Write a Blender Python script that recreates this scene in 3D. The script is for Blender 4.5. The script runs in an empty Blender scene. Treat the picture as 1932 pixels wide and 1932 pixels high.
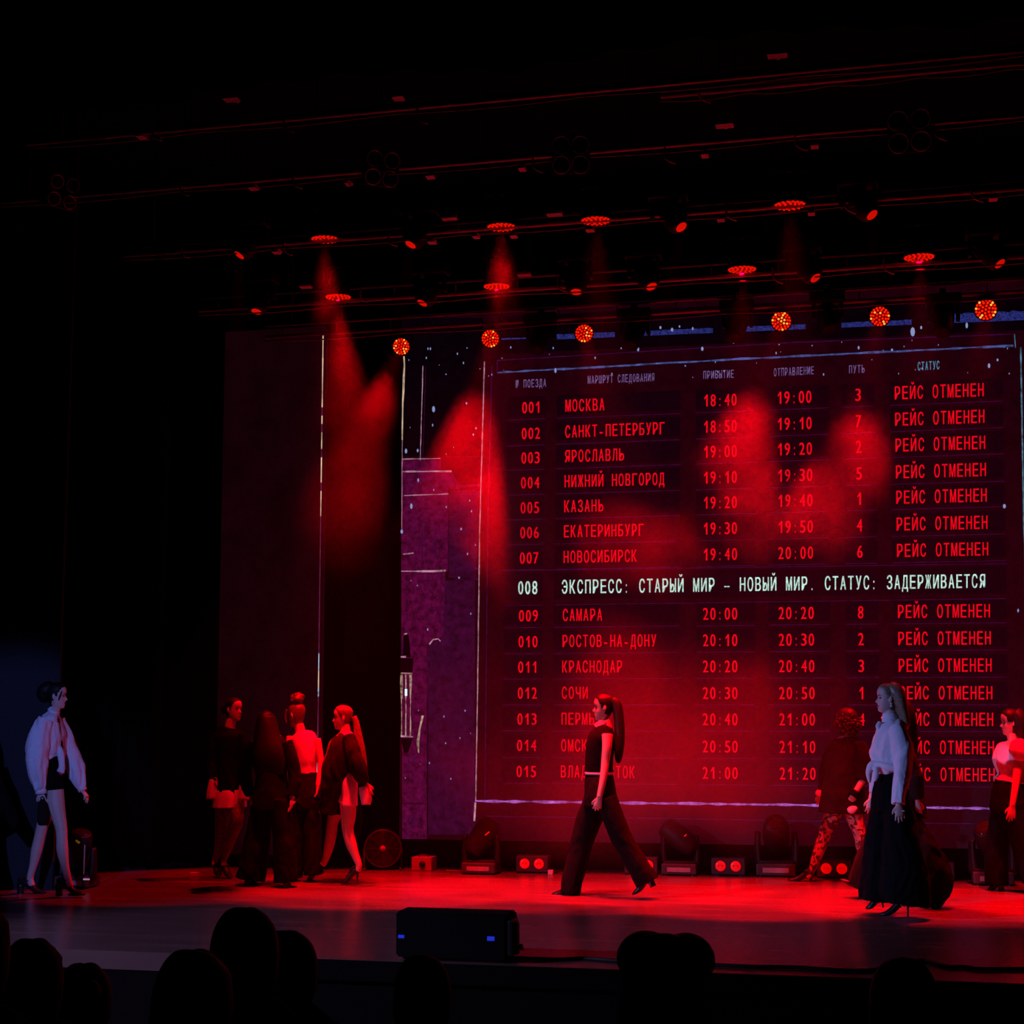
import bpy, bmesh, math, random
from mathutils import Vector, Matrix, noise
random.seed(7)
C = bpy.context.scene
COL = C.collection

# ------------------------------------------------------------------ camera
FPX, W = 2900.0, 1932.0
YAW, PITCH, ROLL = math.radians(13.08), math.radians(7.305), math.radians(-0.147)
CAM = Vector((0, 0, 1.62))
_f = Vector((-math.sin(YAW)*math.cos(PITCH), math.cos(YAW)*math.cos(PITCH), math.sin(PITCH)))
_r = Vector((math.cos(YAW), math.sin(YAW), 0))
_u = _r.cross(_f)
R_ = _r*math.cos(ROLL) + _u*math.sin(ROLL)
U_ = -_r*math.sin(ROLL) + _u*math.cos(ROLL)
cd = bpy.data.cameras.new('camera')
cam = bpy.data.objects.new('camera', cd)
COL.objects.link(cam)
M = Matrix((R_, U_, -_f)).transposed().to_4x4()
M.translation = CAM
cam.matrix_world = M
cd.sensor_width = 36.0
cd.lens = 36.0*FPX/W
cd.clip_start = 0.05
cd.clip_end = 200
C.camera = cam

# ------------------------------------------------------------------ world, exposure, far lamps
w = bpy.data.worlds.new('dark hall')
C.world = w
w.use_nodes = True
w.node_tree.nodes['Background'].inputs[0].default_value = (0.02, 0.01, 0.03, 1)
w.node_tree.nodes['Background'].inputs[1].default_value = 0.0
C.view_settings.view_transform = 'Standard'
C.view_settings.look = 'None'
C.view_settings.exposure = 0
C.view_settings.gamma = 1
C.view_settings.use_curve_mapping = False

def spot(name, loc, target, power, color, angle, blend=0.4, radius=0.08, parent=None):
    l = bpy.data.lights.new(name, 'SPOT')
    l.energy = power; l.color = color
    l.spot_size = math.radians(angle); l.spot_blend = blend
    l.shadow_soft_size = radius
    o = bpy.data.objects.new(name, l)
    COL.objects.link(o)
    o.location = loc
    o.rotation_euler = (Vector(target)-Vector(loc)).to_track_quat('-Z', 'Y').to_euler()
    if parent:
        o.parent = parent
    return o

RED = (1.0, 0.0, 0.004)
# house lamps: cold blue-white side light from the front left of the hall, kept off the screen
spot('house_lamp', (-3.4, 0.0, 4.8), (-7.75, 12.6, 1.1), 2600, (0.20, 0.26, 1.0), 11, 0.5, 0.12)
spot('house_lamp', (-11.5, 4.6, 4.2), (-0.1, 12.4, 1.2), 3000, (0.24, 0.33, 1.0), 10, 0.6, 0.12)
spot('house_lamp', (-11.5, 4.6, 4.2), (-4.2, 10.7, 0.0), 1900, (0.6, 0.42, 1.0), 31, 0.8, 0.12)
PW_A, PW_B, PW_C = 2300, 4200, 5200
PB_DY, PC_DY = -0.12, 1.5
HZ = 0.0012
PUFFS = [(622, 530, 12.95, .36, .5, .75, .032, 'column of red smoke under the leftmost downlights'),
         (660, 720, 13.8, .6, .7, .95, .018, 'red smoke drifting between the dark side screen and the big screen'),
         (855, 870, 14.7, .8, .55, 1.0, .14, 'bright red smoke puff before the drawn station wall'),
         (945, 970, 14.65, .7, .5, 1.3, .5, 'red smoke before the left edge of the timetable board'),
         (945, 500, 12.95, .36, .5, .6, .11, 'short column of red smoke between two downlights left of centre'),
         (1400, 850, 14.65, .65, .5, .95, .17, 'brightest red smoke puff, before the departure column'),
         (1490, 960, 14.6, 1.1, .5, .8, .42, 'wide red smoke below the brightest puff'),
         (1625, 860, 14.65, .5, .5, .75, .14, 'red smoke puff before the track column'),
         (1200, 1030, 14.6, 1.1, .5, .7, .12, 'faint red smoke before the middle of the board'),
         (1200, 1400, 14.7, 3.2, .85, 1.6, .25, 'low red smoke along the foot of the big screen'),
         (700, 765, 14.75, .45, .4, .65, .05, 'smoke glowing just below the lamp at the screen edge'),
         (670, 930, 14.4, .9, .8, 1.2, .05, 'faint red smoke falling before the dark gap')]
PW_M = 680
# ------------------------------------------------------------------ helpers
def ray(px, py):
    return (R_*((px-966)/FPX) - U_*((py-966)/FPX) + _f)
def onY(px, py, Y):                      # the point of the plane y = Y seen along a sight line
    d = ray(px, py); return CAM + d*((Y-CAM.y)/d.y)
def onZ(px, py, z):                      # the point of the level z
    d = ray(px, py); return CAM + d*((z-CAM.z)/d.z)
def mpp(Y):                              # metres for one pixel near the plane y = Y
    return Y/math.cos(YAW)/FPX

def mat(name, color, rough=0.6, metal=0.0, var=0.12, scale=18, emit=None, estr=1.0, bump=0.0, spec=None, light=False, sss=0.0):
    m = bpy.data.materials.new(name); m.use_nodes = True
    nt = m.node_tree; b = nt.nodes['Principled BSDF']
    b.inputs['Roughness'].default_value = rough
    b.inputs['Metallic'].default_value = metal
    if spec is not None: b.inputs['Specular IOR Level'].default_value = spec
    tc = nt.nodes.new('ShaderNodeTexCoord')
    nz = nt.nodes.new('ShaderNodeTexNoise'); nz.inputs['Scale'].default_value = scale
    nz.inputs['Detail'].default_value = 4
    nt.links.new(tc.outputs['Object'], nz.inputs['Vector'])
    rp = nt.nodes.new('ShaderNodeValToRGB')
    rp.color_ramp.elements[0].position = 0.3; rp.color_ramp.elements[1].position = 0.7
    rp.color_ramp.elements[0].color = tuple(max(0, c*(1-var)) for c in color)+(1,)
    rp.color_ramp.elements[1].color = tuple(min(1, c*(1+var)) for c in color)+(1,)
    nt.links.new(nz.outputs['Fac'], rp.inputs[0])
    nt.links.new(rp.outputs[0], b.inputs['Base Color'])
    if bump:
        bp = nt.nodes.new('ShaderNodeBump'); bp.inputs['Strength'].default_value = bump
        bp.inputs['Distance'].default_value = 0.01
        nt.links.new(nz.outputs['Fac'], bp.inputs['Height'])
        nt.links.new(bp.outputs[0], b.inputs['Normal'])
    if emit:
        b.inputs['Emission Color'].default_value = tuple(emit)+(1,)
        b.inputs['Emission Strength'].default_value = estr
        if not light: m.cycles.emission_sampling = 'NONE'
    return m

def link(name, bm, m, parent=None, base=None, smooth=False):
    """one mesh object out of a bmesh in world coordinates; base becomes its origin"""
    me = bpy.data.meshes.new(name)
    if base is None: base = Vector((0, 0, 0))
    bmesh.ops.translate(bm, verts=bm.verts, vec=-Vector(base))
    bm.to_mesh(me); bm.free()
    if smooth:
        me.polygons.foreach_set('use_smooth', [True]*len(me.polygons))
    for x in (m if isinstance(m, (list, tuple)) else [m]): me.materials.append(x)
    o = bpy.data.objects.new(name, me); COL.objects.link(o)
    if parent is None: o.location = base
    else: o.parent = parent
    return o
def tag(o, label=None, cat=None, group=None, kind=None):
    if label: o['label'] = label
    if cat: o['category'] = cat
    if group: o['group'] = group
    if kind: o['kind'] = kind
    return o
def empty(name, loc, label=None, cat=None, group=None):
    o = bpy.data.objects.new(name, None); COL.objects.link(o)
    o.location = loc; o.empty_display_size = 0.1
    return tag(o, label, cat, group)

def box(bm, c, s, rot=None, bev=0.0):
    r = bmesh.ops.create_cube(bm, size=1)
    vs = r['verts']
    bmesh.ops.scale(bm, verts=vs, vec=s)
    if bev:
        es = list({e for v in vs for e in v.link_edges})
        rr = bmesh.ops.bevel(bm, geom=es, offset=bev, segments=2, affect='EDGES', profile=0.5)
        vs = list({v for v in rr['verts']} | {v for v in vs if v.is_valid})
    if rot: bmesh.ops.rotate(bm, verts=vs, matrix=rot.to_3x3(), cent=(0, 0, 0))
    bmesh.ops.translate(bm, verts=vs, vec=c)
    return vs
def quad(bm, a, b, c, d, mi=0):
    f = bm.faces.new([bm.verts.new(v) for v in (a, b, c, d)]); f.material_index = mi
    return f
def catmull(P, sub):
    out = []
    n = len(P)
    for i in range(n-1):
        p0, p1, p2, p3 = P[max(i-1, 0)], P[i], P[i+1], P[min(i+2, n-1)]
        for k in range(sub):
            t = k/sub
            out.append([0.5*((2*b)+(c-a)*t+(2*a-5*b+4*c-d)*t*t+(3*b-a-3*c+d)*t**3) for a, b, c, d in zip(p0, p1, p2, p3)])
    out.append(list(P[-1]))
    return out
def loft(bm, ctrl, view=None, n=14, sub=4, fold=0, nf=7, ph=0.0, power=2.0, mi=0, f0=0.0):
    """ctrl: (point, ra, rb): ra across the path in the plane seen from `view`, rb along the view"""
    P = [[*p, a, b] for p, a, b in ctrl]
    Q = catmull(P, sub) if sub > 1 else P
    pts = [Vector(q[:3]) for q in Q]
    N = len(pts)
    rings = []
    view = view or VIEW
    tot = 0; last_side = None
    for i in range(N):
        t = (pts[min(i+1, N-1)]-pts[max(i-1, 0)])
        t = t.normalized() if t.length > 1e-9 else Vector((0, 0, -1))
        s = t.cross(view)
        if s.length < 0.05 and last_side is not None: s = last_side
        s.normalize(); d = s.cross(t).normalized(); last_side = s
        a, b = max(Q[i][3], 1e-4), max(Q[i][4], 1e-4)
        ring = []
        u = i/(N-1)
        for k in range(n):
            th = 2*math.pi*k/n
            c, sn = math.cos(th), math.sin(th)
            ex = 2.0/power
            x = math.copysign(abs(c)**ex, c); y = math.copysign(abs(sn)**ex, sn)
            g = 1.0
            if fold:
                amp = fold*max(0.0, (u-f0)/(1-f0))
                g += amp*(math.sin(nf*th+ph+2.2*u)+0.5*math.sin((nf*2+1)*th+1.7*ph-3*u))
            ring.append(bm.verts.new(pts[i]+s*(a*x*g)+d*(b*y*g)))
        rings.append(ring)
    for i in range(N-1):
        A, B = rings[i], rings[i+1]
        for k in range(n):
            f = bm.faces.new((A[k], A[(k+1) % n], B[(k+1) % n], B[k])); f.material_index = mi
    for ring, rev in ((rings[0], False), (rings[-1], True)):
        f = bm.faces.new(ring if rev else ring[::-1]); f.material_index = mi
    return rings
def tube(bm, pts, r, n=8, sub=1, mi=0):
    return loft(bm, [(Vector(p), r, r) for p in pts], view=Vector((0.13, 0.97, 0.21)), n=n, sub=sub, mi=mi)
def ball(bm, c, r, sx=1, sy=1, sz=1, rot=None, u=14, v=10, mi=0):
    g = bmesh.ops.create_uvsphere(bm, u_segments=u, v_segments=v, radius=r)
    vs = g['verts']
    bmesh.ops.scale(bm, verts=vs, vec=(sx, sy, sz))
    if rot: bmesh.ops.rotate(bm, verts=vs, matrix=rot.to_3x3(), cent=(0, 0, 0))
    bmesh.ops.translate(bm, verts=vs, vec=c)
    for f in {f for x in vs for f in x.link_faces}: f.material_index = mi
    return vs
def cyl(bm, a, b, r1, r2=None, n=20, mi=0, cap=True):
    a, b = Vector(a), Vector(b); r2 = r1 if r2 is None else r2
    d = b-a
    g = bmesh.ops.create_cone(bm, cap_ends=cap, segments=n, radius1=r1, radius2=r2, depth=d.length)
    vs = g['verts']
    q = d.to_track_quat('Z', 'Y')
    bmesh.ops.rotate(bm, verts=vs, matrix=q.to_matrix(), cent=(0, 0, 0))
    bmesh.ops.translate(bm, verts=vs, vec=(a+b)/2)
    for f in {f for x in vs for f in x.link_faces}: f.material_index = mi
    return vs
def ring_(bm, c, axis, R, r, n=28, m=8, mi=0):
    """a torus"""
    axis = Vector(axis).normalized(); q = axis.to_track_quat('Z', 'Y').to_matrix()
    V = [[bm.verts.new(Vector(c)+q@Vector(((R+r*math.cos(2*math.pi*j/m))*math.cos(2*math.pi*i/n), (R+r*math.cos(2*math.pi*j/m))*math.sin(2*math.pi*i/n), r*math.sin(2*math.pi*j/m)))) for j in range(m)] for i in range(n)]
    for i in range(n):
        for j in range(m):
            f = bm.faces.new((V[i][j], V[(i+1) % n][j], V[(i+1) % n][(j+1) % m], V[i][(j+1) % m])); f.material_index = mi
def fused(bm, voxel, smooth=2, wr=0.0, ws=14.0):
    """melt overlapping closed shapes into one continuous skin; returns a new bmesh"""
    me = bpy.data.meshes.new('tmp'); bm.to_mesh(me); bm.free()
    o = bpy.data.objects.new('tmp', me); COL.objects.link(o)
    md = o.modifiers.new('r', 'REMESH'); md.mode = 'VOXEL'; md.voxel_size = voxel
    if smooth:
        s = o.modifiers.new('s', 'SMOOTH'); s.factor = 0.5; s.iterations = smooth
    dg = bpy.context.evaluated_depsgraph_get()
    ev = o.evaluated_get(dg)
    nb = bmesh.new(); nb.from_mesh(ev.to_mesh()); ev.to_mesh_clear()
    bpy.data.objects.remove(o); bpy.data.meshes.remove(me)
    if wr:                                               # cloth folds running down the garment
        nb.normal_update()
        mv = []
        for v in nb.verts:
            c = v.co
            q = Vector((c.x*ws+3*noise.noise(c*3), c.y*ws, c.z*ws*0.28+1.5*noise.noise(c*5)))
            h = noise.noise(q)
            mv.append(v.normal*wr*(h*1.3-0.4*abs(noise.noise(q*2.1))))
        for v, d in zip(nb.verts, mv): v.co += d
    return nb
VIEW = Vector((_f.x, _f.y, 0)).normalized()      # level direction away from the hall
# ------------------------------------------------------------------ the stage
M_floor = mat('stage floor boards', (0.14, 0.10, 0.09), rough=0.3, var=0.15, scale=3)
def floor_nodes(m):
    nt = m.node_tree; b = nt.nodes['Principled BSDF']
    nz = [n for n in nt.nodes if n.type == 'TEX_NOISE'][0]
    tc = [n for n in nt.nodes if n.type == 'TEX_COORD'][0]
    mp = nt.nodes.new('ShaderNodeMapping'); mp.inputs['Scale'].default_value = (0.35, 3.0, 1)
    nt.links.new(tc.outputs['Object'], mp.inputs[0]); nt.links.new(mp.outputs[0], nz.inputs['Vector'])
    nz.inputs['Scale'].default_value = 2.2; nz.inputs['Detail'].default_value = 6
    mr = nt.nodes.new('ShaderNodeMapRange'); mr.inputs[3].default_value = 0.2; mr.inputs[4].default_value = 0.32
    nt.links.new(nz.outputs['Fac'], mr.inputs[0]); nt.links.new(mr.outputs[0], b.inputs['Roughness'])
floor_nodes(M_floor)
M_black = mat('black paint', (0.004, 0.004, 0.0045), rough=0.85, spec=0.08)
M_velvet = mat('black velvet', (0.008, 0.006, 0.007), rough=0.95, scale=40, spec=0.05)
M_wallp = mat('dark plaster', (0.024, 0.024, 0.03), rough=0.85, scale=60, bump=0.1, spec=0.2)
M_steel = mat('grey steel pipe', (0.55, 0.53, 0.5), rough=0.5)
M_case = mat('black fixture housing', (0.012, 0.011, 0.012), rough=0.5, scale=30, spec=0.3)
M_hall = mat('dark hall carpet', (0.02, 0.018, 0.02), rough=0.95)
LIP, BACK = 9.82, 15.62
def plain(name, c, s, m, kind='structure'):
    bm = bmesh.new(); box(bm, (0, 0, 0), s)
    return tag(link(name, bm, m, base=(0, 0, 0)), kind=kind), c
def struct(name, c, s, m):
    bm = bmesh.new(); box(bm, Vector(c), s)
    return tag(link(name, bm, m, base=c), kind='structure')
struct('floor', (-3, (LIP+17.4)/2, -0.06), (22, 17.4-LIP, 0.12), M_floor)
struct('wall_apron', (-3, LIP+0.06, -0.75), (22, 0.1, 1.26), M_black)
struct('trim_1', (1.95, LIP-0.015, -0.066), (12.1, 0.03, 0.125), M_black)      # black strip added to darken the lit stage edge, left end bare
bm = bmesh.new()                                     # the raked hall floor
quad(bm, Vector((-14, LIP+0.1, -1.36)), Vector((8, LIP+0.1, -1.36)), Vector((8, -1.5, 0.73)), Vector((-14, -1.5, 0.73)))
bmesh.ops.solidify(bm, geom=bm.faces[:], thickness=0.1)
tag(link('floor_hall', bm, M_hall), kind='structure')
struct('wall_back', (-3, 17.5, 3.7), (22, 0.2, 8.0), M_black)
struct('ceiling', (-3, 13.4, 7.6), (22, 8.2, 0.2), M_black)
# the front wall left of the stage opening: its edge stands at x = 110 px
pe = onZ(98, 1676, 0)
WX = pe.x
struct('wall_left', (WX-2.5, pe.y+0.02, 3.65), (5.0, 0.04, 7.7), M_wallp)

def drape(name, x0, x1, Y, z0, z1, label, folds=10, depth=0.09, m=M_velvet, along='x'):
    bm = bmesh.new(); n = folds*8; rows = 9
    V = []
    for j in range(rows+1):
        t = j/rows; row = []
        for i in range(n+1):
            u = i/n
            y = depth*math.sin(2*math.pi*folds*u+0.6*math.sin(9*u))*(0.55+0.45*(1-t)) + 0.02*math.sin(31*u+4*t)
            row.append(bm.verts.new((x0+(x1-x0)*u, Y+y, z0+(z1-z0)*t)))
        V.append(row)
    for j in range(rows):
        for i in range(n): bm.faces.new((V[j][i], V[j][i+1], V[j+1][i+1], V[j+1][i]))
    bmesh.ops.solidify(bm, geom=bm.faces[:], thickness=0.012)
    b = Vector(((x0+x1)/2, Y, z0))
    return tag(link(name, bm, m, base=b, smooth=True), label, 'curtain')
xa = onY(600, 1500, 16.4).x; xb = onY(760, 1500, 16.4).x
drape('stage_drape', xa-0.6, xb+0.6, 16.4, 0.0, 7.3, 'black velvet drape hanging in the gap between the side panel and the big screen', folds=9)
xa = onY(92, 1500, 14.9).x; xb = onY(300, 1500, 14.9).x
drape('stage_drape', xa-0.5, xb, 14.9, 0.0, 7.3, 'black velvet leg curtain right behind the front wall edge', folds=9)
xa = onY(280, 1500, 15.6).x; xb = onY(412, 1500, 15.6).x
drape('stage_drape', xa, xb+0.1, 15.65, 0.0, 7.3, 'black velvet leg curtain beside the dark side panel', folds=7)
# border across the top of the stage with a sagging lower hem
bm = bmesh.new(); Yb = 10.05
V = []
for j in range(5):
    row = []
    for i in range(161):
        u = i/160; x = -8+12*u
        zb = 6.06+0.10*abs(math.sin(math.pi*u*4.0+0.3))
        row.append(bm.verts.new((x, Yb+0.05*math.sin(u*150), zb+(7.4-zb)*j/4)))
    V.append(row)
for j in range(4):
    for i in range(160): bm.faces.new((V[j][i], V[j][i+1], V[j+1][i+1], V[j+1][i]))
bmesh.ops.solidify(bm, geom=bm.faces[:], thickness=0.012)
tag(link('border_drape', bm, M_velvet, base=(-2, Yb, 7.4), smooth=True), 'long black border curtain with scalloped hem above the stage', 'curtain')
# ------------------------------------------------------------------ the big screen and its picture
YS = 15.7
def S(px, py, lift=0.0): return onY(px, py, YS-lift)
def emis(name, color, strength=1.0, base=(0.03, 0.02, 0.03), speckle=0.0, sc=60, rough=0.5):
    m = mat(name, base, rough=rough, var=0.2, emit=color, estr=strength)
    if speckle:
        nt = m.node_tree; b = nt.nodes['Principled BSDF']
        tc = [n for n in nt.nodes if n.type == 'TEX_COORD'][0]
        nz = nt.nodes.new('ShaderNodeTexNoise'); nz.inputs['Scale'].default_value = sc; nz.inputs['Detail'].default_value = 8
        nz.inputs['Roughness'].default_value = 0.7
        mr = nt.nodes.new('ShaderNodeMapRange'); mr.inputs[1].default_value = 0.35; mr.inputs[2].default_value = 0.7
        mr.inputs[3].default_value = strength*(1-speckle); mr.inputs[4].default_value = strength*(1+speckle)
        nt.links.new(tc.outputs['Object'], nz.inputs['Vector']); nt.links.new(nz.outputs['Fac'], mr.inputs[0])
        nt.links.new(mr.outputs[0], b.inputs['Emission Strength'])
    return m
SCR_BASE = (0.07, 0.04, 0.05)
E_panel = emis('screen ground', (0.030, 0.001, 0.010), 0.28, SCR_BASE, 0.5, 5)
E_cell = emis('screen dark field', (0.008, 0.001, 0.012), 0.25, (0.05, 0.03, 0.045), 0.4, 25)
E_line = emis('screen violet line', (0.20, 0.015, 0.22), 0.16, SCR_BASE, 0.6, 9)
E_red = emis('screen red letters', (1.0, 0.002, 0.012), 0.85, SCR_BASE, 0.25, 40)
E_white = emis('screen white letters', (0.50, 0.78, 0.66), 1.0, SCR_BASE, 0.45, 30)
E_head = emis('screen grey letters', (0.20, 0.12, 0.34), 0.8, SCR_BASE, 0.5, 20)
E_bluehead = emis('screen blue letters', (0.10, 0.38, 0.62), 0.7, SCR_BASE, 0.4, 20)
E_stone = emis('screen stone wall', (0.11, 0.003, 0.050), 0.62, SCR_BASE, 0.8, 14)
E_stone2 = emis('screen stone shade', (0.045, 0.003, 0.035), 0.6, (0.05, 0.03, 0.04), 0.6, 10)
E_bright = emis('screen pale line', (0.70, 0.35, 0.48), 0.55, SCR_BASE, 0.8, 9)
E_cream = emis('screen cream line', (0.80, 0.55, 0.38), 0.75, SCR_BASE, 0.6, 3)
E_snow = emis('screen blue snow', (0.030, 0.045, 0.30), 0.5, SCR_BASE, 0.98, 60)
E_teal = emis('screen teal frame', (0.10, 0.30, 0.45), 0.5, SCR_BASE, 0.9, 12)
E_lamp = emis('screen lantern glow', (0.85, 0.75, 0.55), 1.0, SCR_BASE, 0.9, 14)
E_ice = emis('screen snowflake', (0.32, 0.40, 0.75), 0.7, SCR_BASE, 0.0)
E_night = emis('screen night', (0.004, 0.001, 0.006), 0.3, (0.015, 0.010, 0.013), 0.6, 4)

TL, TR, BR, BL = S(757, 596), S(2100, 545), S(2100, 1609), S(757, 1583)
xl = (S(757, 1000).x); zb = S(757, 1583).z; zt = S(1400, 556).z; xr = S(2080, 1000).x
scr = empty('led_screen', ((xl+xr)/2, YS, zb), 'huge lit screen showing a red railway timetable in Cyrillic behind the models', 'screen')
SB = Vector(scr.location)
def spart(name, bm, m, label=None, smooth=False):
    o = link(name, bm, m, parent=scr, base=SB, smooth=smooth)
    if label: o['label'] = label
    return o
bm = bmesh.new(); box(bm, ((xl+xr)/2, YS+0.075, (zb+zt)/2), (xr-xl, 0.15, zt-zb), bev=0.004)
spart('display_panel', bm, E_panel)
bm = bmesh.new(); box(bm, ((xl+xr)/2, YS+0.11, zb/2), (xr-xl-0.1, 0.12, zb))
spart('support_base', bm, M_black)

def strip(bm, pts, wpx, lift=0.005, mi=0, jit=0.0):
    """a drawn line on the picture: wpx pixels wide"""
    Q = []
    for (x0, y0), (x1, y1) in zip(pts[:-1], pts[1:]):
        k = max(1, int(max(abs(x1-x0), abs(y1-y0))/18)) if jit else 1
        for i in range(k): Q.append((x0+(x1-x0)*i/k, y0+(y1-y0)*i/k))
    Q.append(pts[-1])
    L = []
    for i, (x, y) in enumerate(Q):
        a, b = Q[max(i-1, 0)], Q[min(i+1, len(Q)-1)]
        dx, dy = b[0]-a[0], b[1]-a[1]; l = math.hypot(dx, dy) or 1
        nx, ny = -dy/l, dx/l
        h = wpx/2*(1+jit*random.uniform(-1, 1)); o = jit*random.uniform(-1, 1)*0.8
        L.append((bm.verts.new(S(x+nx*(h+o), y+ny*(h+o), lift)), bm.verts.new(S(x-nx*(h-o), y-ny*(h-o), lift))))
    for (a, b), (c, d) in zip(L[:-1], L[1:]):
        f = bm.faces.new((a, b, d, c)); f.material_index = mi
def area(bm, pts, lift=0.002, mi=0):
    f = bm.faces.new([bm.verts.new(S(x, y, lift)) for x, y in pts]); f.material_index = mi

# --- glyphs
_gl = {}
def glyph(ch, bold=0.0):
    if ch in _gl: return _gl[ch]
    if ch == '1': _gl[ch] = ([(.10, .50), (.10, .40), (.36, .52), (.36, 0), (.56, 0), (.56, .69), (.40, .69)], [(0, 1, 2, 6), (6, 2, 5), (2, 3, 4, 5)]); return _gl[ch]
    cu = bpy.data.curves.new('g', 'FONT'); cu.body = ch; cu.size = 1; cu.offset = bold; cu.resolution_u = 4
    o = bpy.data.objects.new('g', cu); COL.objects.link(o)
    me = o.evaluated_get(bpy.context.evaluated_depsgraph_get()).to_mesh()
    vs = [(v.co.x, v.co.y) for v in me.vertices]; fs = [tuple(p.vertices) for p in me.polygons]
    bpy.data.objects.remove(o); bpy.data.curves.remove(cu)
    _gl[ch] = (vs, fs); return _gl[ch]
_H = glyph('Н')[0]; CAP = max(y for _, y in _H)-min(y for _, y in _H); Y0G = min(y for _, y in _H)
NARROW = set('1:.-–,')
def write(bm, text, p0, p1, hpx, pitch=None, fill=0.68, lift=0.006, mi=0, shear=0.0, fat=0.9):
    """monospaced words between two points of the picture (px of the lower left corner and lower right corner)"""
    n = len(text); x0, y0 = p0; x1, y1 = p1
    ux, uy = (x1-x0), (y1-y0)
    for i, ch in enumerate(text):
        if ch == ' ': continue
        vs, fs = glyph(ch)
        ax = min(v[0] for v in vs); bx = max(v[0] for v in vs)
        cw = (n-1+fill)                       # the last glyph has no gap after it
        wcell = fill/cw
        k = 1/max(bx-ax, 1e-6)
        wid = wcell
        if ch in '1': wid = wcell*0.70
        if ch in ':.': wid = wcell*0.22
        if ch in 'ЖШМЫДЮ': wid = wcell*1.08
        if ch == '-': wid = wcell*0.7
        c = (i+fill/2)/cw
        if ch == '1': c -= 0.0
        out = []
        for x, y in vs:
            u = c+((x-ax)*k-0.5)*wid
            v = (y-Y0G)/CAP*hpx
            out.append(bm.verts.new(S(x0+ux*u+shear*v, y0+uy*u-v, lift)))
        for f in fs:
            q = bm.faces.new([out[j] for j in f]); q.material_index = mi
        if ch not in ':.–-':                       # the heavy upright strokes of the board's letters
            o2 = [bm.verts.new(S(x0+ux*(c+((x-ax)*k-0.5)*wid)+(fat*.35 if ch == '1' else fat), y0+uy*(c+((x-ax)*k-0.5)*wid)-(y-Y0G)/CAP*hpx, lift+0.001)) for x, y in vs]
            for f in fs:
                q = bm.faces.new([o2[j] for j in f]); q.material_index = mi
rows = [('001', 'МОСКВА', '18:40', '19:00', '3'), ('002', 'САНКТ-ПЕТЕРБУРГ', '18:50', '19:10', '7'), ('003', 'ЯРОСЛАВЛЬ', '19:00', '19:20', '2'),
        ('004', 'НИЖНИЙ НОВГОРОД', '19:10', '19:30', '5'), ('005', 'КАЗАНЬ', '19:20', '19:40', '1'), ('006', 'ЕКАТЕРИНБУРГ', '19:30', '19:50', '4'),
        ('007', 'НОВОСИБИРСК', '19:40', '20:00', '6'), ('008', 'ЭКСПРЕСС: СТАРЫЙ МИР – НОВЫЙ МИР. СТАТУС: ЗАДЕРЖИВАЕТСЯ', '', '', ''),
        ('009', 'САМАРА', '20:00', '20:20', '8'), ('010', 'РОСТОВ-НА-ДОНУ', '20:10', '20:30', '2'), ('011', 'КРАСНОДАР', '20:20', '20:40', '3'),
        ('012', 'СОЧИ', '20:30', '20:50', '1'), ('013', 'ПЕРМЬ', '20:40', '21:00', '4'), ('014', 'ОМСК', '20:50', '21:10', '6'), ('015', 'ВЛАДИВОСТОК', '21:00', '21:20', '5')]
yl = [768, 817, 863, 910, 957, 1004, 1052, 1108, 1161, 1210, 1258, 1307, 1356, 1406, 1455]
yr = [738, 788, 837, 888, 936, 987, 1037, 1097, 1153, 1204, 1255, 1307, 1357, 1410, 1461]
cols = [(957, 1028), (1051, 1284), (1313, 1423), (1449, 1564), (1590, 1650), (1679, 1892)]
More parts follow.
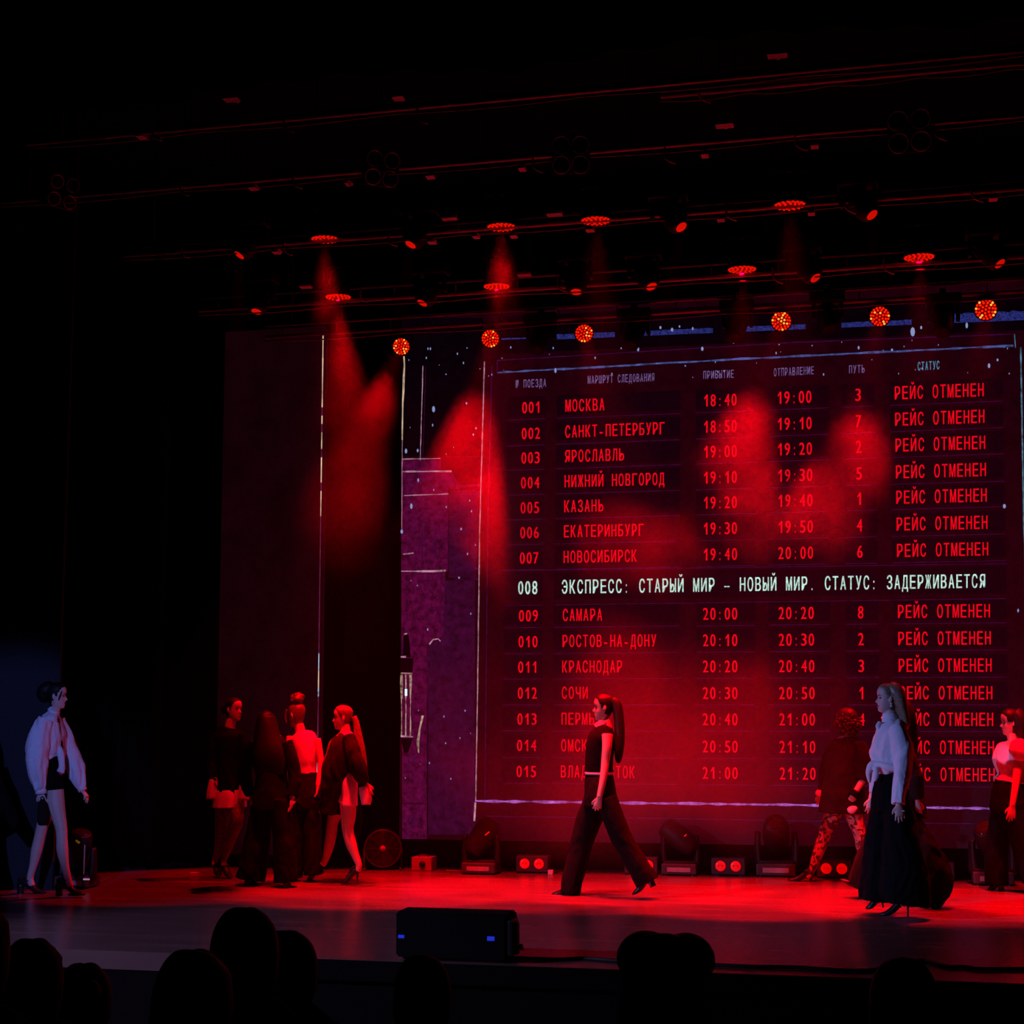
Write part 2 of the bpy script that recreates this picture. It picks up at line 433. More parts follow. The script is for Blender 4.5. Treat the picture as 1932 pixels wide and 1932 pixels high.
for i, (num, city, arr, dep, track) in enumerate(rows):
    t = (yl[i]-768)/(1455-768)
    def yc(x): return yl[i]+(yr[i]-yl[i])*(x-1001)/776
    def lx(a, b): return a+(b-a)*t
    big = i == 7
    bm = bmesh.new()
    cc = [cols[0], (1051, 1892)] if big else cols
    for a, b in cc:
        a2 = a+(-10*t if a < 1060 else (2*t if a < 1500 else 10*t)); b2 = b+(-8*t if b < 1060 else (-4*t if b < 1300 else (3*t if b < 1570 else 12*t)))
        hh = 27 if big else 20
        area(bm, [(a2, yc(a2)-hh), (b2, yc(b2)-hh), (b2, yc(b2)+hh-3), (a2, yc(a2)+hh-3)], 0.003, 0)
        strip(bm, [(a2, yc(a2)+(34 if big else 23)), (b2, yc(b2)+(34 if big else 23))], 1.3, 0.004, 1)
    if big: strip(bm, [(946, yc(946)-32), (1900, yc(1900)-32)], 1.3, 0.004, 1)
    for a, b in ((1170, 1284), (1640, 1660), (1860, 1890)):
        for q in range(int((b-a)/13)):
            x = a+13*q+4
            strip(bm, [(x, yc(x)-15), (x, yc(x)+13)], 0.8, 0.0035, 0)
    spart('timetable_field', bm, [E_cell, E_line])
    h = lambda x: (26 if big else 22.5+2.5*(x-985)/800)
    def wr(name, text, xa, xb):
        bm = bmesh.new()
        write(bm, text, (xa, yc(xa)+h(xa)/2), (xb, yc(xb)+h(xb)/2), h((xa+xb)/2))
        o = spart(name, bm, E_white if big else E_red)
        if big: o['label'] = 'pale green-white letters'
    if big:
        wr('train_number', num, 977.5, 1013); [wr('express_word', wd, 1060+798*k0/54.68, 1060+798*(k0+len(wd)-.32)/54.68) for k0, wd in ((0, 'ЭКСПРЕСС:'), (10, 'СТАРЫЙ'), (17, 'МИР'), (21, '–'), (23, 'НОВЫЙ'), (29, 'МИР.'), (34, 'СТАТУС:'), (42, 'ЗАДЕРЖИВАЕТСЯ'))]
    else:
        wr('train_number', num, lx(985, 974.5), lx(1018.5, 1010.5))
        a = lx(1067, 1058); wr('destination', city, a, a+lx(12.65, 12.9)*(len(city)-0.26))
        wr('arrival_time', arr, lx(1327.5, 1325.5), lx(1389, 1391)); wr('departure_time', dep, lx(1466, 1471), lx(1530, 1538))
        c = lx(1618.5, 1627); wr('track_digit', track, c-4.8, c+4.8)
        a, b = lx(1688, 1698.5), lx(1855, 1876); wr('status_word', 'РЕЙС', a, a+(b-a)*3.68/11.68); wr('status_word', 'ОТМЕНЕН', a+(b-a)*5/11.68, b)
for text, a, b, y0, y1, hh, mi in (('№ ПОЕЗДА', 973, 1030, 732, 729.5, 15, 0), ('МАРШРУТ СЛЕДОВАНИЯ', 1109, 1234, 724, 719, 15, 0), ('ПРИБЫТИЕ', 1327, 1384, 715, 712.5, 15, 0),
                               ('ОТПРАВЛЕНИЕ', 1460, 1535, 710, 706, 15, 0), ('ПУТЬ', 1602, 1631, 704.5, 703, 15, 0), ('СТАТУС', 1731.5, 1772, 699, 696.5, 16, 1)):
    bm = bmesh.new(); write(bm, text, (a, y0), (b, y1), hh, fill=0.66, fat=0.35)
    spart('column_heading', bm, E_bluehead if mi else E_head, 'small blue heading' if mi else 'small grey-violet heading')

# --- frame lines of the board
bm = bmesh.new()
strip(bm, [(914, 682), (905, 1000), (901, 1300), (897.5, 1512)], 2.0, 0.006, 0, 0.2)
strip(bm, [(928, 690), (920, 1000), (917, 1300), (915, 1510)], 1.6, 0.006, 1, 0.2)
strip(bm, [(897, 1514), (895, 1549)], 3.0, 0.006, 0, 0.4)
strip(bm, [(896, 1511), (1100, 1514), (1500, 1518.5), (1932, 1527), (2060, 1530)], 4.5, 0.006, 2, 0.5)
strip(bm, [(915, 1540), (1300, 1545), (1932, 1556), (2060, 1558)], 1.6, 0.006, 1, 0.3)
strip(bm, [(938, 703), (1100, 694), (1400, 677), (1912, 652)], 3.4, 0.006, 3, 0.5)
strip(bm, [(938, 680), (1200, 664), (1500, 646), (1914, 630)], 1.6, 0.006, 1, 0.3)
strip(bm, [(938, 680), (938, 705)], 1.6, 0.006, 1)
strip(bm, [(1914, 630), (1916, 656)], 1.6, 0.006, 4)
strip(bm, [(1926, 655), (1930, 900), (1938, 1250)], 2.6, 0.006, 4, 0.3)
spart('board_frame', bm, [E_bright, E_line, emis('screen lilac sill', (0.34, 0.10, 0.52), 0.8, SCR_BASE, 0.9, 9), emis('screen blue rail', (0.07, 0.10, 0.34), 0.7, SCR_BASE, 0.8, 11), E_teal])
# --- snow ledge and night above it
bm = bmesh.new()
area(bm, [(940, 598), (2080, 540), (2080, 616), (940, 668)], 0.002, 0)
for a, b in ((946, 1000), (1048, 1160), (1192, 1345), (1407, 1520), (1560, 1720), (1795, 1932), (1932, 2070)):
    def yl_(x): return 640-(x-940)*0.0415
    k = 14; top = []; bot = []
    for q in range(k+1):
        x = a+(b-a)*q/k
        bulge = 5 if 1780 < x else 1
        top.append((x, yl_(x)-(4 if a > 1000 else 1)-random.uniform(0, bulge)-(6 if x > 1780 else 0))); bot.append((x, yl_(x)+(5 if a > 1000 else 1.5)))
    for q in range(k):
        area(bm, [top[q], top[q+1], bot[q+1], bot[q]], 0.005, 1)
spart('snow_ledge', bm, [E_night, E_snow], 'blue snowy ledge with dark sky above')
# --- snowflakes
bm = bmesh.new(); rr = random.Random(4)
fl = [(818, 772, 3.6), (880, 761, 2), (766, 851, 3), (788, 850, 2.2), (893, 820, 1.8), (898, 808, 1.6), (776, 955, 3), (758, 1003, 3.2), (870, 998, 2), (1048, 699, 2.6), (1325, 658, 3), (1204, 659, 2.4), (1172, 657, 1.4),
      (1384, 646, 2), (1722, 626, 5.5), (1738, 618, 2.5), (1620, 656, 2.2), (1683, 660, 2.4), (1824, 614, 3), (1866, 690, 3), (1882, 679, 2.4), (1895, 955, 3.6), (1921, 1152, 2), (1246, 618, 2.6), (1268, 622, 3), (1282, 616, 2), (1307, 620, 2), (789, 906, 2), (882, 1045, 1.6), (866, 1090, 2)]
for _ in range(70):
    x = rr.uniform(765, 1915); y = rr.uniform(640, 712) if rr.random() < .6 else rr.uniform(700, 1500)
    if x > 915 and y > 712: x = rr.uniform(762, 905)
    if y < 655-(x-900)*0.03: continue
    fl.append((x, y, rr.uniform(.6, 1.6)))
for x, y, r in fl:
    a0 = rr.uniform(0, 3); e = rr.uniform(1, 1.9)
    area(bm, [(x+r*0.8*math.cos(a0+k*math.pi/4), y+r*e*math.sin(a0+k*math.pi/4)) for k in range(8)], 0.008)
spart('snowflake_pattern', bm, E_ice)['kind'] = 'stuff'
# --- the station wall drawn left of the board
bm = bmesh.new()
area(bm, [(758, 600), (912, 600), (909, 860), (758, 860)], 0.0015, 5)
area(bm, [(757, 868), (832, 868), (832, 890), (852, 890), (866, 923), (845, 923), (845, 1078), (757, 1078)], 0.002, 1)
area(bm, [(757, 1078), (840, 1078), (837, 1200), (808, 1215), (805, 1583), (759, 1583)], 0.002, 1)
area(bm, [(840, 1095), (896, 1095), (896, 1575), (808, 1575), (808, 1215), (832, 1205)], 0.002, 2)
area(bm, [(866, 925), (903, 925), (898, 1090), (846, 1090), (846, 930)], 0.002, 2)
for pts, wd, mi, j in (([(762, 672), (763, 690), (760, 760), (759, 830)], 3.2, 4, .3), ([(759, 830), (758, 1000)], 1.4, 0, .3), ([(798, 690), (795, 800), (793, 868)], 1.8, 0, .4), ([(803, 690), (800, 800), (797, 868)], 1.0, 3, .2),
        ([(758, 866), (831, 865)], 2.0, 0, .5), ([(758, 890), (852, 889)], 3.0, 0, .4), ([(852, 890), (867, 922)], 1.4, 3, .2), ([(762, 935), (846, 932)], 2.0, 0, .4),
        ([(866, 917), (907, 915)], 4, 3, .6), ([(868, 932), (906, 931)], 4, 3, .6), ([(757, 1078), (841, 1077)], 2.4, 0, .7), ([(860, 1073), (903, 1073)], 3, 3, .6), ([(858, 1093), (900, 1093)], 3, 3, .7),
        ([(797, 985), (797, 1060)], 1.6, 3, .6), ([(820, 985), (822, 1050)], 1.6, 3, .6), ([(797, 985), (820, 983)], 1.4, 3, .3), ([(760, 1046), (780, 1043)], 2, 0, .6), ([(808, 1085), (806, 1180)], 1.2, 3, .6),
        ([(832, 1080), (831, 1200)], 1.4, 3, .5), ([(810, 1216), (817, 1207), (827, 1205), (831, 1210)], 2.6, 0, .4), ([(806, 1230), (805, 1470)], 1.2, 3, .6),
        ([(757, 1516), (805, 1516)], 1.2, 5, .2), ([(780, 1478), (804, 1478)], 1.4, 3, .4), ([(806, 1220), (806, 1570)], 1.2, 5, .2)):
    strip(bm, pts, wd, 0.005, mi, j)
for k in range(9):                                   # worn streaks on the pier
    x = 770+rr.uniform(0, 34); y = rr.uniform(1380, 1540)
    strip(bm, [(x, y), (x+rr.uniform(-3, 3), y+rr.uniform(12, 30))], rr.uniform(1, 3), 0.004, 3, .6)
strip(bm, [(797, 1350), (792, 1375), (788, 1400), (790, 1420)], 5, 0.004, 6, .9)
# lantern
area(bm, [(762, 1198), (766, 1192), (771, 1198), (775, 1240), (756, 1240)], 0.004, 5)
strip(bm, [(762, 1197), (768, 1195)], 2.2, 0.007, 0, .4); strip(bm, [(761, 1200), (758, 1236)], 2.4, 0.007, 3, .6)
strip(bm, [(756, 1239), (766, 1239)], 3.5, 0.007, 0, .5); strip(bm, [(756, 1270), (778, 1271)], 2.5, 0.007, 6, .4)
area(bm, [(756, 1242), (780, 1242), (778, 1268), (756, 1268)], 0.004, 5)
for x in (757.5, 765.5, 774.5): strip(bm, [(x, 1273), (x, 1290), (x, 1318)], 3.6, 0.006, 6, .5)
for x in (757.5, 765.5, 774.5): strip(bm, [(x, 1318), (x, 1388)], 1.6, 0.006, 6, .6)
strip(bm, [(766, 1300), (766, 1313)], 4.5, 0.0075, 7); strip(bm, [(756, 1389), (779, 1390)], 2.6, 0.007, 0, .4)
area(bm, [(757, 1393), (779, 1393), (770, 1420), (762, 1420)], 0.004, 5)
spart('station_picture', bm, [E_bright, E_stone, E_stone2, E_line, E_cream, E_night, emis('screen gold streak', (0.6, 0.40, 0.30), 0.6, SCR_BASE, 0.95, 16), emis('screen lantern flame', (0.6, 0.95, 1.0), 1.3, SCR_BASE)], 'station facade with a lantern')

# ------------------------------------------------------------------ the side panel on the left
YP = 15.3
pa, pb = onY(404, 1600, YP), onY(599, 1600, YP)
pan = empty('side_screen', ((pa.x+pb.x)/2, YP, 0), 'dark narrow side screen with one bright seam, standing left of the big screen', 'screen')
PB = Vector(pan.location)
bm = bmesh.new(); zt2 = onY(609, 615, YP).z
box(bm, ((pa.x+pb.x)/2, YP+0.06, (0.12+zt2)/2), (pb.x-pa.x, 0.12, zt2-0.12), bev=0.004)
link('display_panel', bm, emis('side screen ground', (0.012, 0.001, 0.004), 0.4, (0.05, 0.025, 0.028), 0.5, 2), pan, PB)
bm = bmesh.new(); box(bm, ((pa.x+pb.x)/2, YP+0.07, 0.06), (pb.x-pa.x-0.08, 0.3, 0.12))
link('support_base', bm, M_black, pan, PB)
bm = bmesh.new(); rr = random.Random(9)
N = 60
for k in range(N):
    z0, z1 = 0.22+(zt2-0.3)*k/N, 0.22+(zt2-0.3)*(k+1)/N
    u = k/N
    mi = 0 if u > .84 or .29 < u < .33 else (2 if (.25 < u < .36 or .08 < u < .2) and rr.random() < .6 else 1)
    if .62 < u <= .84: mi = 0 if rr.random() < .6 else 1
    x = pb.x-0.012; wd = (0.006 if mi != 1 else 0.0045)*rr.uniform(.8, 1.2)
    f = quad(bm, Vector((x-wd, YP-0.004, z0)), Vector((x+wd, YP-0.004, z0)), Vector((x+wd, YP-0.004, z1)), Vector((x-wd, YP-0.004, z1)), mi)
link('bright_seam', bm, [E_cream, emis('screen dim violet seam', (0.20, 0.02, 0.09), 0.7, SCR_BASE, .6, 6), emis('screen ice seam', (0.45, 0.6, 0.8), 0.8, SCR_BASE, .8, 12)], pan, PB)
# ------------------------------------------------------------------ lighting bars above the stage
M_led = mat('red led glow', (0.05, 0.0, 0.0), emit=(1.0, 0.008, 0.0), estr=2.2)
M_ledhot = mat('hot led core', (0.05, 0.0, 0.0), emit=(1.0, 0.12, 0.012), estr=4.5)
M_leddim = mat('dim red led glow', (0.05, 0.0, 0.0), emit=(1.0, 0.006, 0.0), estr=0.75)
M_ledbase = mat('led carrier plate', (0.02, 0.004, 0.004), rough=0.4, emit=(0.8, 0.0, 0.0), estr=0.12)
M_lens = mat('red glass lens', (0.3, 0.02, 0.02), rough=0.1, emit=(1.0, 0.006, 0.0), estr=0.55)  # emission stands in for red light caught on the lens tips
M_chrome = mat('pale reflector', (0.75, 0.72, 0.75), rough=0.25, metal=0.8)
M_plate = mat('pale steel plate', (0.8, 0.75, 0.75), rough=0.5)
M_feed = mat('grey feed cable', (0.3, 0.28, 0.28), rough=0.6)
M_cord = mat('black cable', (0.02, 0.02, 0.02), rough=0.6)
M_yellow = mat('yellow sticker', (0.8, 0.6, 0.05), rough=0.5, emit=(0.45, 0.33, 0.01), estr=0.12)  # faint emission painted in, the sticker itself gives no light
BAR = {'A': 15.05, 'B': 13.6, 'C': 12.6, 'D': 11.45, 'E': 10.4, 'F': 10.6}
ZB = {}
def bar(key, label, px0, px1, off, xl, xr, chords=2, hooks=(), boxes=(), gap=0.12, step=0.6):
    """px0, px1: two points of the lower chord"""
    Y = BAR[key]
    a, b = onY(*px0, Y), onY(*px1, Y)
    z = (a.z+b.z)/2; ZB[key] = z
    e = empty('lighting_bar', ((xl+xr)/2, Y, z), label, 'lighting bar', 'lighting bars above the stage')
    B = Vector(e.location)
    for k in range(chords):
        bm = bmesh.new(); cyl(bm, (xl, Y, z+gap*k), (xr, Y, z+gap*k), 0.019 if k == 0 else 0.014, n=12)
        link('bar_pipe', bm, M_steel, e, B, True)
    if chords > 1:
        x = xl+0.2
        while x < xr:
            bm = bmesh.new(); cyl(bm, (x, Y, z), (x, Y, z+gap), 0.008, n=8); x += step
            link('bar_web', bm, M_steel, e, B, True)
    x = xl+0.3
    while x < xr:                                        # suspension ropes up to the grid
        bm = bmesh.new(); cyl(bm, (x, Y, z+gap*(chords-1)), (x, Y, 7.48), 0.006, n=6); x += 2.6
        link('suspension_rope', bm, M_cord, e, B, True)
    for px, py in hooks:                                 # dropped cable tails
        p = onY(px, py, Y-0.03)
        bm = bmesh.new()
        tube(bm, [p, p+Vector((0.01, -0.02, -0.05)), p+Vector((0.045, -0.03, -0.085)), p+Vector((0.09, -0.03, -0.105))], 0.009, 8, 4)
        tube(bm, [p, p+Vector((0, 0.02, 0.06))], 0.008, 8)
        link('cable_tail', bm, M_plate, e, B, True)
    bm = bmesh.new(); pts = []                           # the feed cable slung under the pipe
    n = 60
    for i in range(n+1):
        u = i/n; pts.append((xl+(xr-xl)*u, Y-0.05, z-0.055-0.02*abs(math.sin(u*17))))
    tube(bm, pts, 0.007, 6); link('feed_cable', bm, M_feed, e, B, True)
    for px, py, wpx, hpx in boxes:
        p = onY(px, py, Y-0.12); s = mpp(Y)
        bm = bmesh.new(); box(bm, p, (wpx*s, 0.09, hpx*s*0.8), bev=0.004)
        box(bm, p+Vector((0, 0.06, 0.03)), (0.02, 0.12, 0.02))
        link('socket_box', bm, M_plate, e, B)
    return e
bar('A', 'dark lighting bar hung closest to the big screen, carrying the glowing round lamps', (757, 622), (1860, 553), 0, -6.2, 2.6, boxes=[])
bar('B', 'lighting bar second nearest to the screen, above the row of facing red lamps', (700, 566), (1400, 519), 0, -6.3, 2.4, hooks=[(680, 552), (1052, 532), (1458, 516), (1667, 498)], boxes=[(577, 541, 24, 5), (989, 518, 26, 6)])
bar('C', 'lighting bar third from the screen, with red downlights and cable tails', (600, 455), (1400, 396), 0, -6.6, 2.2, hooks=[(343, 468), (536, 463), (733, 446), (1370, 397), (1594, 383), (1832, 361)], boxes=[(521, 475, 14, 8), (848, 410, 30, 11), (1046, 402, 30, 11), (815, 456, 16, 8), (898, 446, 12, 7), (969, 445, 14, 7), (1113, 433, 16, 8), (1360, 414, 14, 7), (1531, 402, 13, 7), (1874, 375, 15, 7)], gap=0.07)
bar('D', 'lighting bar fourth from the screen, holding the clusters of four lamps', (350, 347), (1250, 281), 0, -7.2, 2.0, chords=1, hooks=[(341, 350), (553, 336), (1005, 305), (1254, 288), (1500, 263), (1762, 244)], boxes=[(478, 354, 18, 9), (812, 333, 17, 7), (985, 318, 14, 8), (1330, 292, 14, 9), (1537, 275, 14, 8), (655, 346, 8, 8)])
bar('E', 'lighting bar fifth from the screen, over the front of the stage', (300, 241), (1000, 190), 0, -6.3, 1.8, chords=2, hooks=[(288, 244), (536, 228), (787, 212)], boxes=[(266, 259, 16, 4), (437, 188, 32, 4), (752, 186, 24, 3), (1367, 237, 34, 4)], gap=0.025)
bar('F', 'highest lighting bar at the upper right, short and bare', (1240, 178), (1550, 158), 0, -1.35, 1.9, chords=2, hooks=[(1318, 172)], boxes=[(1467, 105, 38, 4)], gap=0.04)

def par(key, px, py, dpx, aim, label, group, hot, spotspec=None):
    """a round led lamp: led face at the given point, pointing along aim"""
    Y = BAR[key]; c = onY(px, py, Y); aim = Vector(aim).normalized()
    R = dpx*mpp(Y)/2
    e = empty('par_lamp', c, label, 'stage lamp', group)
    q = aim.to_track_quat('Z', 'Y').to_matrix()
    bm = bmesh.new()
    cyl(bm, c-aim*0.17, c-aim*0.004, R*0.72, R*1.10, n=28); cyl(bm, c-aim*0.25, c-aim*0.17, R*0.5, R*0.70, n=24)
    ring_(bm, c-aim*0.003, aim, R*1.07, 0.007)
    for k in range(6):
        a = k*math.pi/3; d = q@Vector((math.cos(a), math.sin(a), 0))
        cyl(bm, c-aim*0.22+d*R*0.62, c-aim*0.05+d*R*1.0, 0.006, n=6)
    link('lamp_housing', bm, M_case, e, c, True)
    bm = bmesh.new(); cyl(bm, c-aim*0.003, c-aim*0.001, R*1.02, n=32); link('led_plate', bm, M_ledbase, e, c)
    bm = bmesh.new()
    for rad, n, off in ((0, 1, 0), (0.36, 6, .3), (0.66, 11, 0.1), (0.91, 17, 0)):
        for k in range(n):
            a = 2*math.pi*k/n+off; p = c+q@Vector((R*rad*math.cos(a), R*rad*math.sin(a), 0))+aim*0.001
            mi = 1 if hot and random.random() < 0.2 else 0
            ball(bm, p, R*(0.115 if hot else 0.10), u=8, v=6, mi=mi)
    link('led_array', bm, [M_led if hot else M_leddim, M_ledhot if hot else M_led], e, c, True)
    bm = bmesh.new()                                      # yoke up to the pipe
    side = q@Vector((1, 0, 0))
    if abs(side.z) > .5: side = q@Vector((0, 1, 0))
    side = Vector((side.x, side.y, 0)).normalized(); hub = c-aim*0.12; top = Vector((hub.x, hub.y, ZB[key]-0.01 if ZB[key]-hub.z > .08 else hub.z+0.2))
    for s in (-1, 1):
        tube(bm, [hub+side*s*R*1.0, hub+side*s*R*1.18, top+side*s*R*1.18+Vector((0, 0, -0.04)), top], 0.011, 8)
    box(bm, top, (0.05, 0.06, 0.07))
    link('yoke', bm, M_case, e, c)
    if spotspec:
        tgt, pw, ang = spotspec
        spot('lamp_light', aim*0.02, aim*0.02+(Vector(tgt)-c).normalized(), pw, RED, ang, 0.25, R*0.8, parent=e)
    return e
par_extra = 1
GA = 'round red lamps facing the hall'; GB = 'red downlights of the second bar'; GC = 'red downlights of the third bar'
la = ['round glowing red lamp facing the hall over the screen edge, leftmost of its row', 'round glowing red lamp over the left edge of the timetable board', 'round glowing red lamp above the heading of the route column', 'round glowing red lamp above the heading of the departure column', 'round glowing red lamp above the narrow track number column', 'rightmost of the round glowing red lamps facing the hall, above the status column']
for i, ((px, py), d, dx, tx) in enumerate(zip([(757, 654), (925, 639), (1102, 629), (1474, 606), (1660, 597), (1860, 584)], (32, 33, 33, 35, 35, 37), (-1.3, -1.2, 0.5, -0.7, -0.7, -0.5), (690, 888, 1150, 1405, 1615, 1835))):
    c = onY(px, py, BAR['A']); tgt = onY(tx, 830, BAR['A']-0.26)
    par('A', px, py, d, (CAM-c).normalized()+Vector((0.12*dx, 0, -0.18)), la[i], GA, True, (tgt, PW_A*(0.7 if i == 0 else 1), 31))
lb = ['thin red oval downlight above the seam of the dark side screen', 'thin red oval downlight straight above the round lamp at the left edge of the board', 'thin red oval downlight above the arrival time column', 'thin red oval downlight on the right half of the second bar, above the status column', 'added unseen red downlight of the second bar past the right edge of the frame']
for i, ((px, py), d) in enumerate(zip([(638, 560), (937, 540), (1400, 508), (1734, 485), (2075, 462)], (50, 50, 52, 54, 55))):  # last lamp is out of frame, added to light the right side
    c = onY(px, py, BAR['B'])
    par('B', px, py, d, (0.0, 0.02, -1), lb[i], GB, False, ((c.x+(.5 if i == 0 else 0), c.y+PB_DY, 0), PW_B, 28))
lc = ['leftmost red oval downlight of the third bar with a smoky beam below it', 'red oval downlight of the third bar straight above a thin downlight and a round lamp', 'red oval downlight of the third bar between two small boxes near the centre', 'rightmost red oval downlight of the third bar, high on the right', 'added unseen red downlight of the third bar past the right edge of the frame']
for i, ((px, py), d) in enumerate(zip([(613, 451), (946, 428), (1124, 416), (1490, 387), (2010, 352)], (54, 55, 56, 58, 60))):  # rightmost lamp is unseen, added to brighten the models at the right
    c = onY(px, py, BAR['C'])
    par('C', px, py, d, (0.0, 0.02, -1), lc[i], GC, False, ((c.x, c.y+PC_DY, 0), PW_C, 26))

def mover_hang(key, px, py, tilt, label, drop=0.0, r=0.085, wid=1.0):
    """a hanging moving head whose lens end is at the given point; tilt: sideways lean"""
    Y = BAR[key]; c = onY(px, py, Y-0.02)
    ax = Vector((-math.sin(tilt), -0.35, -math.cos(tilt))).normalized()
    e = empty('moving_head_lamp', c, label, 'stage lamp', 'moving head lamps hanging from the bars')
    bm = bmesh.new(); loft(bm, [(c-ax*0.36, 0.03, 0.03), (c-ax*0.35, 0.075, 0.075), (c-ax*0.2, 0.105, 0.105), (c-ax*0.05, 0.1, 0.1), (c, r*0.9, r*0.9), (c+ax*0.004, r*0.8, r*0.8)], view=Vector((0.2, 0.95, 0.1)), n=20, sub=3)
    link('lamp_head', bm, M_case, e, c, True)
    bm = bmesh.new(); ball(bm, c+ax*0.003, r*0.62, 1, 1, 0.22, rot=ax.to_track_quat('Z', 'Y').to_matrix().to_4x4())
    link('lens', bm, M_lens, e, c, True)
    pv = c-ax*0.2; top = Vector((pv.x, Y, max(ZB[key]-0.06, pv.z+0.16)))
    bm = bmesh.new()
    for s in (-1, 1):
        box(bm, (pv.x+s*0.135, (pv.y+Y)/2, (pv.z+top.z)/2-0.02), (0.035, 0.10, top.z-pv.z+0.1), bev=0.01)
    box(bm, (pv.x, Y, top.z-0.05), (0.30, 0.08, 0.03), bev=0.005)
    link('yoke', bm, M_case, e, c)
    bm = bmesh.new(); box(bm, top+Vector((0, 0, -0.02)), (0.34*wid, 0.2, 0.1), bev=0.015); box(bm, top+Vector((0, 0, 0.05)), (0.06, 0.06, 0.08))
    link('lamp_base', bm, M_case, e, c)
    return e
mv = [('C', 452, 481, .5, 'hanging moving head with a red lens at far left of the third bar'), ('C', 775, 461, .4, 'hanging moving head on the third bar between the two left downlights'), ('C', 1285, 428, -.6, 'hanging moving head with a red slanted lens on the third bar over the route column'), ('C', 1645, 405, -.6, 'hanging moving head with a red slanted lens right of the high right downlight'),
      ('B', 484, 587, .1, 'small hanging moving head at the far left end of the second bar'), ('B', 797, 571, .4, 'hanging moving head on the second bar above the drawn station wall'), ('B', 1087, 550, .0, 'hanging moving head pointing straight down near the middle of the second bar'), ('B', 1229, 540, -.4, 'hanging moving head on the second bar above the blue snowy ledge'), ('B', 1538, 524, -.6, 'hanging moving head with its lens end beside a slanting wire on the second bar'), ('B', 1886, 497, -.6, 'hanging moving head at the right end of the second bar')]
AIM = {(452, 481): ((-6.1, 14.1, 1.1), 16), (1285, 428): ((-2.6, 13.5, 1.0), 13), (1645, 405): ((0.0, 14.9, 1.0), 13), (775, 461): ((-4.9, 13.9, 1.1), 13), (1886, 497): ((1.1, 14.6, 1.1), 14)}
for k, px, py, t, lab in mv:
    e = mover_hang(k, px, py, t, lab)
    if (px, py) in AIM:
        tg, an = AIM[(px, py)]; d = (Vector(tg)-Vector(e.location)).normalized()
        spot('lamp_light', d*0.05, d*1.0, PW_M, RED, an, 0.4, 0.05, parent=e)
for px, py, t, lab in [(1010, 660, 0.3, 'unlit hanging moving head silhouetted before the screen top, right of the second round lamp'), (1187, 652, 0.3, 'unlit hanging moving head silhouetted against the snowy ledge right of the third round lamp'), (1384, 638, 0.2, 'unlit hanging moving head left of the fourth round lamp'), (1570, 622, -0.2, 'unlit hanging moving head between the fourth and fifth round lamps'), (1778, 628, 0.1, 'unlit hanging moving head between the two rightmost round lamps')]:
    e = mover_hang('A', px, py, t, lab, r=0.1)
    for ch in e.children:
        if ch.name.startswith('lens'): ch.data.materials.clear(); ch.data.materials.append(M_case)

def quadlamp(px, py, spx, rpx, label, yaw=0.0):
    Y = BAR['D']-0.1; c = onY(px, py, Y); s = mpp(Y)
    e = empty('four_lamp_blinder', c, label, 'stage lamp', 'clusters of four audience lamps')
    ax = (CAM-c).normalized(); ax = Matrix.Rotation(yaw, 3, 'Z')@ax
    q = ax.to_track_quat('Z', 'Y').to_matrix()
    bm = bmesh.new(); box(bm, (0, 0, -0.06), (spx*s*2.0, spx*s*2.0, 0.1), bev=0.01)
    bmesh.ops.rotate(bm, verts=bm.verts, matrix=q, cent=(0, 0, 0)); bmesh.ops.translate(bm, verts=bm.verts, vec=c)
    link('lamp_housing', bm, M_case, e, c)
    for i in (-1, 1):
        for j in (-1, 1):
            p = c+q@Vector((i*spx*s/2, j*spx*s/2, 0.0))
            bm = bmesh.new(); ring_(bm, p, ax, rpx*s, 0.0045, m=6); cyl(bm, p-ax*0.05, p, rpx*s*0.4, rpx*s*0.98, n=24, cap=False)
            link('reflector', bm, [mat_refl], e, c, True)
            bm = bmesh.new(); ball(bm, p-ax*0.02, 0.02, u=10, v=8); link('bulb', bm, M_case, e, c, True)
    bm = bmesh.new(); top = Vector((c.x, BAR['D'], ZB['D']))
    box(bm, (c+top)/2, (0.04, 0.14, abs(top.z-c.z)+0.06)); link('yoke', bm, M_case, e, c)
mat_refl = mat('reflector rim', (0.7, 0.6, 0.7), rough=0.4)
quadlamp(120, 362, 36, 14, 'leftmost cluster of four dark round lamps, turned aside', 0.5)
quadlamp(722, 318, 36, 16, 'cluster of four dark round lamps left of centre on the fourth bar', 0.3)
quadlamp(1077, 292, 37, 17, 'cluster of four round lamps near the centre of the fourth bar', 0.0)
quadlamp(1716, 247, 40, 18, 'cluster of four round lamps at the upper right', 0.0)
